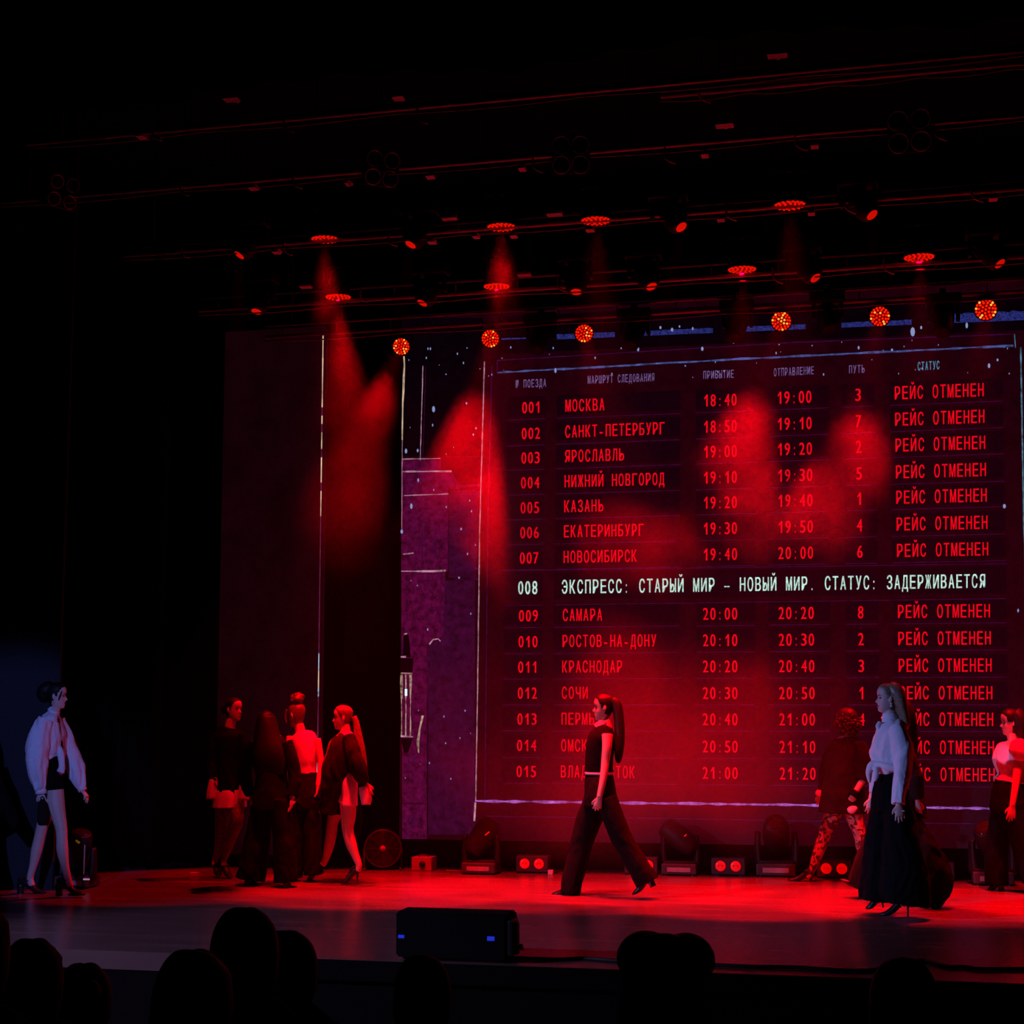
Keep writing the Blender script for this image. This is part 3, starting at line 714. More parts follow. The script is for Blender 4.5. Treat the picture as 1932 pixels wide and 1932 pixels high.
# ------------------------------------------------------------------ things standing on the stage
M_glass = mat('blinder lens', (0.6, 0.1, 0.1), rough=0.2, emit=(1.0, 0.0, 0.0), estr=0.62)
M_grey = mat('grey sheet metal', (0.35, 0.33, 0.33), rough=0.5)
M_whiteplastic = mat('white plastic', (0.75, 0.72, 0.7), rough=0.5)
def onfloor(px, py): return onZ(px, py, 0)
def blinder(px, py, label):
    p = onfloor(px, py); Y = p.y; s = mpp(Y)
    e = empty('two_lamp_blinder', (p.x, Y, 0), label, 'stage lamp', 'two-lamp blinders on the stage floor'); B = Vector((p.x, Y, 0))
    wd, h = 60*s, 29*s; z0 = 0.012
    bm = bmesh.new(); box(bm, (p.x, Y+0.09, z0+h/2), (wd, 0.16, h), bev=0.008)
    for sx in (-1, 1): box(bm, (p.x+sx*wd*0.36, Y+0.09, 0.006), (0.04, 0.12, 0.012))
    link('lamp_housing', bm, M_case2, e, B)
    for sx in (-1, 1):
        c = Vector((p.x+sx*13.5*s, Y+0.008, z0+h*0.52))
        bm = bmesh.new(); cyl(bm, c+Vector((0, 0.01, 0)), c, 10.6*s, 9.7*s, n=28); link('lamp_rim', bm, M_case, e, B, True)
        bm = bmesh.new(); ball(bm, c, 9.4*s, 1, 0.25, 1, u=24, v=12); f = link('lens', bm, M_glass, e, B, True)
        bm = bmesh.new()
        for k in (-1, 1): box(bm, c+Vector((k*3.6*s, -9.4*s*0.24, 0.4*s)), (1.6*s, 0.004, 3.6*s))
        box(bm, c+Vector((0, -9.4*s*0.25, 1.6*s)), (6*s, 0.004, 1.0*s))
        link('filament', bm, mat_fil, e, B)
M_case2 = mat('scuffed black housing', (0.05, 0.045, 0.045), rough=0.5, scale=30)
mat_fil = mat('dark filament', (0.3, 0.03, 0.03), rough=0.4, emit=(0.55, 0, 0), estr=0.5)
blinder(1003, 1648, 'two-lamp blinder on the floor left of the walking woman in black trousers')
blinder(1209, 1651, 'two-lamp blinder half hidden behind the rear leg of the woman in black trousers')
blinder(1374, 1653, 'two-lamp blinder with both red lenses clear, right of the walking woman')
blinder(1574, 1658, 'two-lamp blinder behind the legs of the woman in patterned tights')
blinder(1768, 1662, 'two-lamp blinder partly hidden by the trailing black hem at the right')

def mover(px, py, sc, ax, label, tagpos=None):
    p = onfloor(px, py); B = Vector((p.x, p.y, 0)); Y = p.y
    e = empty('moving_head_lamp', B, label, 'stage lamp', 'moving head lamps on the stage floor')
    s = sc
    bm = bmesh.new(); box(bm, B+Vector((0, 0, 0.055*s+0.012)), (0.36*s, 0.30*s, 0.11*s), bev=0.012)
    for i in (-1, 1):
        for j in (-1, 1): cyl(bm, B+Vector((i*.14*s, j*.11*s, 0)), B+Vector((i*.14*s, j*.11*s, 0.014)), 0.018, n=10)
    link('lamp_base', bm, M_case2, e, B)
    bm = bmesh.new(); box(bm, B+Vector((0.0, -0.152*s, 0.062*s)), (0.24*s, 0.006, 0.045*s), bev=0.002); link('control_panel', bm, M_grey, e, B)
    bm = bmesh.new()
    for i in (-1, 1): loft(bm, [(B+Vector((i*0.165*s, 0, 0.10*s)), 0.04*s, 0.09*s), (B+Vector((i*0.175*s, 0, 0.25*s)), 0.032*s, 0.075*s), (B+Vector((i*0.17*s, 0, 0.40*s)), 0.028*s, 0.055*s)], n=12, sub=3)
    box(bm, B+Vector((0, 0, 0.125*s)), (0.34*s, 0.2*s, 0.04*s), bev=0.01)
    link('yoke', bm, M_case, e, B, True)
    ax = Vector(ax).normalized(); h = B+Vector((0, 0, 0.37*s))
    bm = bmesh.new(); loft(bm, [(h-ax*0.2*s, 0.05*s, 0.05*s), (h-ax*0.17*s, 0.1*s, 0.1*s), (h-ax*0.02*s, 0.125*s, 0.125*s), (h+ax*0.14*s, 0.118*s, 0.118*s), (h+ax*0.20*s, 0.1*s, 0.1*s), (h+ax*0.205*s, 0.085*s, 0.085*s)], view=Vector((0.3, 0.9, 0.12)), n=24, sub=3)
    link('lamp_head', bm, M_case, e, B, True)
    bm = bmesh.new(); ball(bm, h+ax*0.205*s, 0.085*s, 1, 1, 0.25, rot=ax.to_track_quat('Z', 'Y').to_matrix().to_4x4(), u=20); link('lens', bm, M_darkglass, e, B, True)
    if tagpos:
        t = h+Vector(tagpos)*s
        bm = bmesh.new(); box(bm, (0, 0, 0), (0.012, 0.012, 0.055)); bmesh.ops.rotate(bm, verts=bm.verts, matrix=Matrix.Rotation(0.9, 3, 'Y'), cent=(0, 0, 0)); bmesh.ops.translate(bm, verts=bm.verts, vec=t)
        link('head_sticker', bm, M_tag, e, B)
    return e
M_darkglass = mat('dark lens glass', (0.03, 0.01, 0.012), rough=0.08)
M_tag = mat('bright red tag', (0.8, 0.1, 0.1), emit=(0.7, 0.01, 0), estr=0.5)  # lit look put in by emission, the tag is no lamp
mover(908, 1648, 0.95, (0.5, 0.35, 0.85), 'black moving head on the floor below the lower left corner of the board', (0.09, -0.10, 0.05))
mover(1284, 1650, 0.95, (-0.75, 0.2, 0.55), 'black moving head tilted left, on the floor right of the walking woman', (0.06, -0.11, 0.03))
mover(1466, 1652, 1.05, (0.05, -0.75, 0.55), 'black moving head facing the hall between two blinders')
mover(1873, 1668, 1.0, (-0.3, -0.6, 0.7), 'black moving head behind the woman at the right edge')
mv0 = mover(146, 1674, 0.9, (0.3, -0.3, 0.9), 'dark moving head with a yellow sticker beside the left wall')
hb = Vector(mv0.location)
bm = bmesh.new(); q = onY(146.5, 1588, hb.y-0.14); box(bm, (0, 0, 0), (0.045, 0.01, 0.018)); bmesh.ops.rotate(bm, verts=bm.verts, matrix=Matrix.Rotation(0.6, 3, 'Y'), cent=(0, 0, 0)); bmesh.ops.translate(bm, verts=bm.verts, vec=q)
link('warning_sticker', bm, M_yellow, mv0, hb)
bm = bmesh.new(); box(bm, onY(163, 1659, hb.y-0.16), (0.06, 0.01, 0.014)); link('label_strip', bm, mat('white label', (.8, .8, .8), emit=(0.4, 0.25, 0.45), estr=.6), mv0, hb)  # the strip's lit look is its own emission
bm = bmesh.new(); a = onY(160, 1594, hb.y-0.12); b = onY(158, 1650, hb.y-0.12); tube(bm, [a, (a+b)/2, b], 0.006); link('handle', bm, M_grey, mv0, hb)

# drum fan
p = onfloor(722, 1640); s = mpp(p.y); c = Vector((p.x, p.y, 0.02+36*s))
fan = empty('drum_fan', (p.x, p.y, 0), 'round dark drum fan standing on the floor left of the big screen', 'fan'); FB = Vector(fan.location)
ax = (CAM-c); ax.z = 0; ax.normalize()
bm = bmesh.new(); ring_(bm, c+ax*0.09, ax, 34*s, 0.009, n=48); ring_(bm, c-ax*0.09, ax, 34*s, 0.009, n=48)
g = cyl(bm, c-ax*0.09, c+ax*0.09, 34*s, n=48, cap=False); link('fan_drum', bm, mat('fan steel', (0.09, 0.085, 0.085), rough=0.35, metal=0.5), fan, FB, True)
q = ax.to_track_quat('Z', 'Y').to_matrix()
bm = bmesh.new()
for k in range(13): ring_(bm, c+ax*0.095, ax, (6+2.25*k)*s, 0.0026, n=40, m=5)
for k in range(8):
    d = q@Vector((math.cos(k*math.pi/4), math.sin(k*math.pi/4), 0)); cyl(bm, c+ax*0.097, c+ax*0.095+d*33*s, 0.0028, n=5)
link('grille', bm, M_case2, fan, FB, True)
for k in range(4):
    bm = bmesh.new(); a = k*math.pi/2+.4
    d = q@Vector((math.cos(a), math.sin(a), 0)); t = q@Vector((-math.sin(a), math.cos(a), 0))
    P = [c+d*0.04-t*0.03+ax*0.02, c+d*0.145-t*0.07+ax*0.03, c+d*0.145+t*0.06-ax*0.03, c+d*0.04+t*0.03-ax*0.02]
    quad(bm, *P); bmesh.ops.solidify(bm, geom=bm.faces[:], thickness=0.004); link('fan_blade', bm, M_case2, fan, FB)
bm = bmesh.new(); cyl(bm, c+ax*0.04, c+ax*0.105, 6.5*s, 5.5*s, n=24); link('fan_hub', bm, mat('hub badge', (0.5, 0.3, 0.3), rough=.4), fan, FB, True)
bm = bmesh.new(); sd = q@Vector((1, 0, 0)); sd.z = 0; sd.normalize()
for k in (-1, 1):
    tube(bm, [c+sd*k*35*s, Vector((p.x, p.y, 0.03))+sd*k*35*s, Vector((p.x, p.y, 0.012))+sd*k*33*s], 0.011)
    cyl(bm, Vector((p.x, p.y, 0.012))+sd*k*33*s-ax*0.16, Vector((p.x, p.y, 0.012))+sd*k*33*s+ax*0.16, 0.012, n=8)
tube(bm, [Vector((p.x, p.y, 0.012))-sd*33*s, Vector((p.x, p.y, 0.012))+sd*33*s], 0.011)
link('fan_stand', bm, M_case2, fan, FB, True)

# haze box
p = onfloor(795, 1643); s = mpp(p.y); B = Vector((p.x, p.y, 0))
e = empty('haze_machine', B, 'small pale box with a round dark outlet on the floor beside the fan', 'haze machine')
bm = bmesh.new(); box(bm, B+Vector((0, 0.1, 12.5*s)), (39*s, 0.2, 25*s), bev=0.006); link('machine_body', bm, mat('pale machine case', (0.42, 0.36, 0.36), rough=.5), e, B)
bm = bmesh.new(); cyl(bm, B+Vector((2*s, 0.0, 12*s)), B+Vector((2*s, -0.012, 12*s)), 6*s, n=20); link('outlet', bm, M_case, e, B, True)
bm = bmesh.new(); tube(bm, [B+Vector((-0.04, 0.06, 25*s)), B+Vector((-0.04, 0.06, 25*s+.02)), B+Vector((0.05, 0.06, 25*s+.02)), B+Vector((0.05, 0.06, 25*s))], 0.006); link('carry_handle', bm, M_case2, e, B)
# little cube, tape marks, small tag box at the left
def lone(name, px, py, size, m, label, cat, bev=0.004):
    p = onfloor(px, py); bm = bmesh.new(); box(bm, Vector((p.x, p.y, size[2]/2)), size, bev=bev)
    return tag(link(name, bm, m, base=(p.x, p.y, 0)), label, cat)
lone('power_box', 1039, 1650, (0.05, 0.05, 0.045), M_whiteplastic, 'tiny pale box on the floor right of the leftmost blinder', 'box')
lone('power_box', 367, 1654, (0.075, 0.06, 0.04), M_whiteplastic, 'tiny box on the floor left of the woman with ruffled cuffs', 'box')
lone('tape_mark', 860, 1642, (0.2, 0.02, 0.003), M_whiteplastic, 'pale tape strip on the floor between the haze machine and the moving head', 'tape', 0)
# cables by the back
def cable(px, r, label, name='cable', lift=0.0):
    pts = [onZ(x, y, r+(lift if 0 < i < len(px)-1 else 0)) for i, (x, y) in enumerate(px)]
    bm = bmesh.new(); tube(bm, pts, r, 8, 5)
    return tag(link(name, bm, M_cord, base=Vector((pts[0].x, pts[0].y, 0)), smooth=True), label, 'cable')
cable([(940, 1806), (990, 1808), (1060, 1810), (1100, 1808), (1170, 1813), (1300, 1818), (1400, 1823), (1500, 1825), (1560, 1829), (1634, 1831), (1700, 1822), (1738, 1812), (1760, 1816), (1790, 1824), (1822, 1824), (1850, 1828), (1932, 1828), (2000, 1830)], 0.013, 'long black cable running along the front edge of the stage')
cable([(1044, 1647), (1055, 1643), (1070, 1641), (1090, 1641), (1110, 1645)], 0.009, 'short cable curving across the floor behind the front foot of the walking woman')
# floor monitor
p0 = onfloor(744, 1812); p1 = onfloor(961, 1817); Ym = (p0.y+p1.y)/2-0.0; s = mpp(Ym)
mx = (p0.x+p1.x)/2; wd = (p1.x-p0.x); hz = 88*s; dp = 0.3
mon = empty('stage_monitor', (mx, Ym+dp/2, 0), 'black stage monitor box with two small blue lights at the front edge', 'speaker'); MB = Vector(mon.location)
bm = bmesh.new(); prof = [(0, 0.02), (0, hz), (dp*0.8, hz), (dp, hz*0.55), (dp, 0.02)]
V = [[bm.verts.new((mx+sx*wd/2, Ym+y, z)) for y, z in prof] for sx in (-1, 1)]
bm.faces.new(V[0]); bm.faces.new(V[1][::-1])
for k in range(5): bm.faces.new((V[0][k], V[0][(k+1) % 5], V[1][(k+1) % 5], V[1][k])[::-1])
bmesh.ops.recalc_face_normals(bm, faces=bm.faces)
bmesh.ops.bevel(bm, geom=bm.edges[:], offset=0.012, segments=2, affect='EDGES')
link('cabinet', bm, M_black, mon, MB)
bm = bmesh.new(); box(bm, (mx, Ym-0.006, hz*0.5), (wd*0.94, 0.008, hz*0.86), bev=0.003); link('grille', bm, mat('black grille', (0.004, 0.004, 0.005), rough=.8, scale=200, bump=.5, spec=.1), mon, MB)
bm = bmesh.new()
for sx in (-1, 1):
    for k in (0.2, 0.8): box(bm, (mx+sx*wd*0.42, Ym+dp*k, 0.011), (0.05, 0.04, 0.022))
link('foot_pad', bm, M_cord, mon, MB)
M_blue = mat('blue indicator', (0.02, 0.02, 0.2), emit=(0.01, 0.04, 0.9), estr=0.55)
for px, py, a, b in ((757, 1767, 12, 6), (926, 1771, 14, 8)):
    c = onY(px, py, Ym-0.012); bm = bmesh.new(); box(bm, c, (a*s, 0.006, b*s), bev=0.002); link('indicator_light', bm, M_blue, mon, MB)
xr_ = p1.x+0.005
bm = bmesh.new()
box(bm, (xr_+0.012, Ym+0.06, hz*0.52), (0.035, 0.16, hz*0.72), bev=0.008); box(bm, (xr_+0.042, Ym+0.05, hz*0.5), (0.018, 0.07, hz*0.66), bev=0.005)
link('mounting_bracket', bm, M_case, mon, MB)
bm = bmesh.new(); kz = onY(975, 1789, Ym).z; cyl(bm, (xr_+0.03, Ym+0.03, kz), (xr_+0.068, Ym+0.03, kz), 0.010, n=10); cyl(bm, (xr_+0.066, Ym+0.03, kz), (xr_+0.084, Ym+0.03, kz+0.006), 0.020, n=12); link('clamp_knob', bm, M_case, mon, MB)
# ------------------------------------------------------------------ people
RIGHT = Vector((R_.x, R_.y, 0)).normalized()          # level, to the right as the hall sees it
UP = Vector((0, 0, 1))
M_skin = mat('fair skin', (0.60, 0.42, 0.35), rough=0.5, var=0.05, scale=30)
M_skin2 = mat('tanned skin', (0.50, 0.33, 0.26), rough=0.5, var=0.05, scale=30)
M_lip = mat('lip colour', (0.35, 0.06, 0.07), rough=0.4)
M_eye = mat('dark made-up eye', (0.03, 0.02, 0.02), rough=0.25)
M_brow = mat('dark eyebrow', (0.05, 0.03, 0.02), rough=0.8)
M_hairB = mat('black hair', (0.006, 0.005, 0.005), rough=0.55, scale=60, var=.4, spec=0.2)
M_hairD = mat('dark brown hair', (0.014, 0.008, 0.006), rough=0.5, scale=60, var=.4, spec=0.25)
M_hairL = mat('light brown hair', (0.15, 0.075, 0.04), rough=0.42, scale=60, var=.4)
M_blk = mat('black cloth', (0.004, 0.004, 0.0045), rough=0.9, scale=60, bump=.15, spec=0.06)
M_blk2 = mat('black suiting', (0.006, 0.0055, 0.006), rough=0.9, scale=60, bump=.15, spec=0.08)
M_dark = mat('dark brown knit', (0.016, 0.010, 0.009), rough=0.9, scale=80, bump=.3, spec=0.08)
M_white = mat('white shirt cloth', (0.72, 0.70, 0.74), rough=0.8, scale=40, var=.04, spec=0.2)
M_shoe = mat('black shoe leather', (0.012, 0.011, 0.012), rough=0.3)
M_pearl = mat('pearl', (0.85, 0.8, 0.78), rough=0.2)
def tights(name, light, dark, sc, thr):
    m = mat(name, light, rough=0.6)
    nt = m.node_tree; rp = [n for n in nt.nodes if n.type == 'VALTORGB'][0]
    nz = [n for n in nt.nodes if n.type == 'TEX_NOISE'][0]; nz.inputs['Scale'].default_value = sc; nz.inputs['Detail'].default_value = 3; nz.inputs['Distortion'].default_value = 1.5
    rp.color_ramp.elements[0].position = thr; rp.color_ramp.elements[1].position = thr+0.06
    rp.color_ramp.elements[0].color = (*dark, 1); rp.color_ramp.elements[1].color = (*light, 1)
    return m
M_tattoo = tights('lace patterned tights', (0.50, 0.28, 0.22), (0.05, 0.02, 0.02), 14, 0.45)
M_net = tights('sheer dark tights', (0.22, 0.09, 0.07), (0.09, 0.03, 0.025), 30, 0.42)

def head_bm(bm, c, f, u, sc=1.0, cap=False, inflate=0.0, face_cut=None, nseg=36, nlev=34):
    """a head: c centre, f facing, u up. With cap=True the shell of the hair instead of the skin."""
    f = f.normalized(); u = (u-f*u.dot(f)).normalized(); r = f.cross(u)
    # level, half width, front, back  (metres, z from chin -0.115 to crown 0.118)
    T = [(-0.118, .012, .048, -.006), (-0.112, .030, .066, .010), (-0.098, .044, .078, .030), (-0.080, .054, .080, .050), (-0.058, .061, .078, .066), (-0.03, .067, .078, .082),
         (0.0, .071, .078, .094), (0.03, .074, .082, .100), (0.055, .074, .083, .100), (0.08, .067, .074, .090), (0.10, .050, .052, .068), (0.112, .030, .030, .042), (0.118, .008, .008, .012)]
    Q = catmull(T, 3)
    rings = []
    for z, wd, fr, bk in Q:
        ring = []
        for k in range(nseg):
            th = 2*math.pi*k/nseg
            x = wd*math.sin(th); cc = math.cos(th)
            y = (fr if cc > 0 else bk)*math.copysign(abs(cc)**0.9, cc)
            if cc > 0 and not cap:
                g = lambda x0, z0, sx, sz: math.exp(-((x-x0)/sx)**2-((z-z0)/sz)**2)
                y += 0.024*g(0, -0.030, .011, .012)+0.014*g(0, -0.012, .009, .02)       # nose
                y += -0.008*g(0, 0.012, .016, .012)                                     # bridge
                y += 0.007*g(0, -0.058, .016, .006)+0.008*g(0, -0.072, .015, .006)-0.004*g(0, -0.065, .02, .003)-0.003*g(0, -0.084, .02, .006)
                y += 0.006*g(0, -0.105, .018, .012)                                     # chin
                y += -0.009*g(.031, .004, .015, .011)-0.009*g(-.031, .004, .015, .011)  # eye sockets
                y += 0.003*g(.04, -0.035, .02, .02)+0.003*g(-.04, -0.035, .02, .02)
            k_ = sc*(1+inflate)
            if cap:
                # hair line: outside the shell only behind it
                fz = z; ahead = y/ max(fr, .01)
                face = (y > face_cut(z)) if face_cut else False
                k_ = sc*(0.86 if face else 1+inflate)
            ring.append(bm.verts.new(c+(r*x+f*y)*k_+u*z*sc*(1.0 if not cap else (1+inflate*0.9 if k_ > sc*0.9 else 0.9))))
        rings.append(ring)
    for A, B in zip(rings[:-1], rings[1:]):
        for k in range(nseg): bm.faces.new((A[k], A[(k+1) % nseg], B[(k+1) % nseg], B[k]))
    bm.faces.new(rings[0][::-1]); bm.faces.new(rings[-1])
    if not cap:
        for s in (-1, 1):
            p = c+(r*s*0.073-f*0.008-u*0.004)*sc
            rot = Matrix((r, f, u)).transposed().to_4x4()@Matrix.Rotation(s*0.45, 4, 'Z')
            ball(bm, p, 0.031*sc, 0.32, 0.62, 1.0, rot, 12, 10)
    return r, f, u

def hand_bm(bm, w, d, n, side, curl=0.5, sc=1.0):
    """w wrist, d towards the fingers, n out of the back of the hand, side +1/-1 where the thumb goes along d x n"""
    d = d.normalized(); n = (n-d*n.dot(d)).normalized(); t = d.cross(n)*side
    L = 0.085*sc
    loft(bm, [(w-d*.015, .024*sc, .020*sc), (w+d*.02*sc, .030*sc, .018*sc), (w+d*.055*sc, .038*sc, .015*sc), (w+d*L, .037*sc, .012*sc), (w+d*(L+.008), .03*sc, .008*sc)], view=n, n=12, sub=2)
    for i, ln in enumerate((.070, .080, .074, .058)):
        off = (1.5-i)*.0205*sc
        p = w+d*(L-.01*abs(i-1.2)*.6)*1.0+t*off; q = d+t*(1.5-i)*.10
        pts = [p-q*.02]; a = 0; dirv = q.normalized()
        for seg in (.46, .30, .24):
            a = curl*(0.55 if seg == .46 else .8)
            dirv = (dirv*math.cos(a)-n*math.sin(a)).normalized()
            nn = n
            pts.append(pts[-1]+dirv*ln*seg*sc*(1.25 if seg == .46 else 1))
        loft(bm, [(x, .0085*sc*k, .0085*sc*k) for x, k in zip(pts, (1.05, 1, .92, .72))], view=t, n=8, sub=2)
    p = w+d*.022*sc+t*.026*sc
    dv = (d*.75+t*.62-n*.25).normalized()
    q1 = p+dv*.038*sc; q2 = q1+(d*.95+t*.1-n*.35).normalized()*.030*sc
    loft(bm, [(p-dv*.015, .013*sc, .012*sc), (q1, .0105*sc, .010*sc), (q2, .0075*sc, .0075*sc)], view=n, n=8, sub=2)

def shoe_bm(bm, heel, toe, ankle, kind='pump', heelh=0.085, w=0.036):
    """heel: ground point under the heel, toe: tip, ankle: ankle joint"""
    ax = (toe-heel); L = ax.length; ax = ax/L
    upv = (ankle-heel); upv = (upv-ax*upv.dot(ax)).normalized() if upv.length > 1e-4 else UP
    sd = ax.cross(upv).normalized()
    H = heelh
    P = lambda a, h: heel+ax*(L*a)+upv*h
    hi = 1 if kind != 'boot' else 2
    loft(bm, [(P(-.02, H+.03), .030, .026), (P(.10, H+.028), .036, .031), (P(.32, H*.72+.024), .030, .031), (P(.55, H*.26+.022), .026, w), (P(.75, .022), .021, w*1.02), (P(.92, .015), .013, w*.72), (P(1.0, .010), .006, .010)], view=sd, n=14, sub=3)
    if kind in ('block', 'boot'):
        loft(bm, [(P(.02, H+.012), .026, .027), (P(.03, H*.5), .026, .026), (P(.03, .0), .027, .027)], view=sd, n=12, sub=2, power=4)
        if kind == 'block': loft(bm, [(P(.45, .012), .012, w), (P(.72, .012), .014, w*1.05), (P(.98, .012), .012, w*.6)], view=sd, n=12, sub=2, power=4)
    else:
        loft(bm, [(P(.03, H+.010), .018, .018), (P(.035, H*.55), .008, .008), (P(.045, .0), .0065, .0065)], view=sd, n=10, sub=2)
    if kind == 'boot':
        loft(bm, [(P(.12, H+.02), .040, .038), (P(.10, H+.09), .040, .040), (P(.09, H+.16), .044, .044)], view=sd, n=12, sub=2)
    return sd, upv, ax

class Person:
    def __init__(s, Y, scale_px=None):
        s.Y = Y; s.m = mpp(Y)
    def P(s, px, py, near=0.0):
        return onY(px, py, s.Y-near)
    def L(s, bm, pts, **k):
        """pts: (px, py, half width px, depth half width m, near m)"""
        loft(bm, [(s.P(p[0], p[1], p[4] if len(p) > 4 else 0), p[2]*s.m, p[3]) for p in pts], **k)
    def limb(s, bm, pts, **k):
        """pts: (px, py, radius m, near m)"""
        loft(bm, [(s.P(p[0], p[1], p[3]), p[2], p[2]) for p in pts], n=12, sub=4, **k)
    def part(s, name, bm, m, label=None, parent=None, smooth=True):
        o = link(name, bm, m, parent or s.o, s.base, smooth)
        if label: o['label'] = label
        return o
    def body(s, label, torso, head, limbs, hands, group, skin=None, base=None, vox=0.0055, neck=None, sc=0.95):
        """head: (px, py, near, facing angle deg, nod deg, tilt deg)"""
        bm = bmesh.new()
        s.L(bm, torso, n=18)
        hx, hy, hn, ang, nod, tilt = head
        a = math.radians(ang)
        f = RIGHT*math.cos(a)+VIEW*math.sin(a)
        side = f.cross(UP)
        f2 = f*math.cos(math.radians(nod))-UP*math.sin(math.radians(nod))
        u2 = side.cross(f2)*1.0
        u2 = u2*math.cos(math.radians(tilt))+RIGHT*math.sin(math.radians(tilt))
        c = s.P(hx, hy, hn)
        s.hc, s.hf, s.hu, s.hs = c, f2, u2.normalized(), sc
        s.hr = head_bm(bm, c, f2, u2, sc)[0]
        if neck: s.L(bm, [(x, y, .052/s.m, .052, nr) for x, y, nr in neck[:1]]+[(x, y, .050/s.m, .050, nr) for x, y, nr in neck[1:]], n=14)
        for l in limbs: s.limb(bm, l)
        for h in hands:                        # (px, py, near, dir px dx, dy, dn, normal(vec), side, curl)
            px, py, nr, dx, dy, dn, nv, sd, cu = h
            w = s.P(px, py, nr); d = s.P(px+dx, py+dy, nr+dn)-w
            hand_bm(bm, w, d, nv, sd, cu, 0.95)
        bm = fused(bm, vox, 2)
        s.base = base
        s.o = tag(link('person', bm, skin or M_skin, base=s.base, smooth=True), label, 'person', group)
        return s.o
    def H(s, x, y, z):                         # a point in the head's own frame (right, front, up), metres
        return s.hc+(s.hr*x+s.hf*y+s.hu*z)*s.hs
    def face(s, lips=True, sides=(-1, 1)):
        rot = Matrix((s.hr, s.hf, s.hu)).transposed().to_4x4()
        for k in sides:
            bm = bmesh.new(); ball(bm, s.H(k*.031, .069, .004), .0135*s.hs, 1.15, .55, .55, rot, 12, 8); s.part('eye', bm, M_eye)
            bm = bmesh.new(); loft(bm, [(s.H(k*.014, .078, .022), .003, .003), (s.H(k*.032, .074, .028), .0035, .003), (s.H(k*.050, .058, .022), .002, .002)], n=8, sub=3); s.part('eyebrow', bm, M_brow)
        if lips:
            bm = bmesh.new(); ball(bm, s.H(0, .081, -.065), .02, .85, .28, .42, rot, 14, 8); s.part('lips', bm, M_lip)
    def hair(s, m, cut, inflate=.09, extra=None, name='hair', fuse=None):
        bm = bmesh.new()
        head_bm(bm, s.hc, s.hf, s.hu, s.hs, cap=True, inflate=inflate, face_cut=cut)
        if extra: extra(bm)
        if fuse: bm = fused(bm, fuse, 1)
        return s.part(name, bm, m)
    def shoe(s, heel, toe, ankle, kind='pump', heelh=.085, m=None, label=None, strap=False):
        h, t, a = s.P(*heel), s.P(*toe), s.P(*ankle)
        bm = bmesh.new(); sd, up, ax = shoe_bm(bm, h, t, a, kind, heelh)
        o = s.part('shoe', bm, m or M_shoe, label)
        if strap:
            bm = bmesh.new(); c = h+ax*((t-h).length*.27)+up*(heelh*.8+.065)
            ring_(bm, c, (ax*.5+up*.85), .036, .006, 20, 8); s.part('ankle_strap', bm, m or M_shoe, parent=o)
        return o
# hair lines: the shell is hidden in front of y > cut(z)
def cut_back(z): return 0.028+0.55*max(0, z-.03) if z > -.01 else -0.012 if z > -.06 else -.03      # swept back
def cut_low(z): return 0.045+0.8*max(0, z-.06) if z > .0 else 0.0
G1 = 'models walking across the stage'; G2 = 'models gathered before the dark side screen'

# 1 --- far left, white blouse and short black skirt, walking right
p = Person(12.60); n0, far = 0.10, -0.10
p.body('person in white billowing blouse and short black skirt walking alone by the front wall',
       [(100, 1490, 15, .15), (101, 1465, 17, .145), (101, 1440, 15, .115), (102, 1415, 14, .115), (101, 1385, 16, .13), (98, 1362, 13, .14), (100, 1351, 9, .08)],
       (108, 1313, 0, 0, 4, 0),
       [[(88, 1359, .045, .15), (72, 1395, .040, .19), (69, 1428, .036, .21), (73, 1462, .031, .20), (77, 1494, .025, .19)],
        [(108, 1360, .045, -.15), (124, 1398, .038, -.18), (136, 1434, .034, -.19), (147, 1465, .028, -.18), (154, 1489, .025, -.17)],
        [(104, 1490, .076, n0), (106, 1520, .078, n0), (112, 1545, .062, n0), (116, 1565, .052, n0), (117, 1583, .050, n0), (118, 1605, .052, n0), (123, 1635, .036, n0), (129, 1660, .031, n0), (133, 1674, .033, n0)],
        [(96, 1490, .076, far), (90, 1520, .078, far), (84, 1545, .062, far), (79, 1562, .052, far), (74, 1583, .050, far), (69, 1605, .050, far), (63, 1632, .036, far), (57, 1656, .031, far), (60, 1672, .033, far)]],
       [(77, 1495, .19, 2, 10, 0, -VIEW, 1, .45), (154, 1490, -.17, 5, 6, 0, UP+RIGHT*.4, -1, .7)],
       G1, base=onZ(100, 1690, 0), neck=[(100, 1353, 0), (104, 1335, 0)])
p.face()
def ex(bm):
    loft(bm, [(p.H(0, -.05, .085), .05, .05), (p.H(0, -.095, .06), .07, .07), (p.H(0, -.125, .02), .068, .07), (p.H(0, -.115, -.03), .05, .055), (p.H(0, -.09, -.055), .02, .03)], n=16, sub=4)
h = p.hair(M_hairB, cut_back, .10, ex)
bm = bmesh.new(); loft(bm, [(p.H(.055, .055, .05), .006, .006), (p.H(.066, .045, .0), .008, .006), (p.H(.068, .035, -.04), .004, .004)], n=8, sub=3); p.part('loose_strand', bm, M_hairB, parent=h)
bm = bmesh.new(); ball(bm, p.H(.08, -.012, -.055), .008); p.part('earring', bm, M_pearl)
bm = bmesh.new()
p.L(bm, [(101, 1345, 11, .06), (99, 1352, 16, .12), (96, 1365, 22, .19), (99, 1390, 24, .20), (100, 1410, 23, .19), (100, 1425, 21, .165), (103, 1434, 18, .15)], n=22, fold=.03, nf=8)
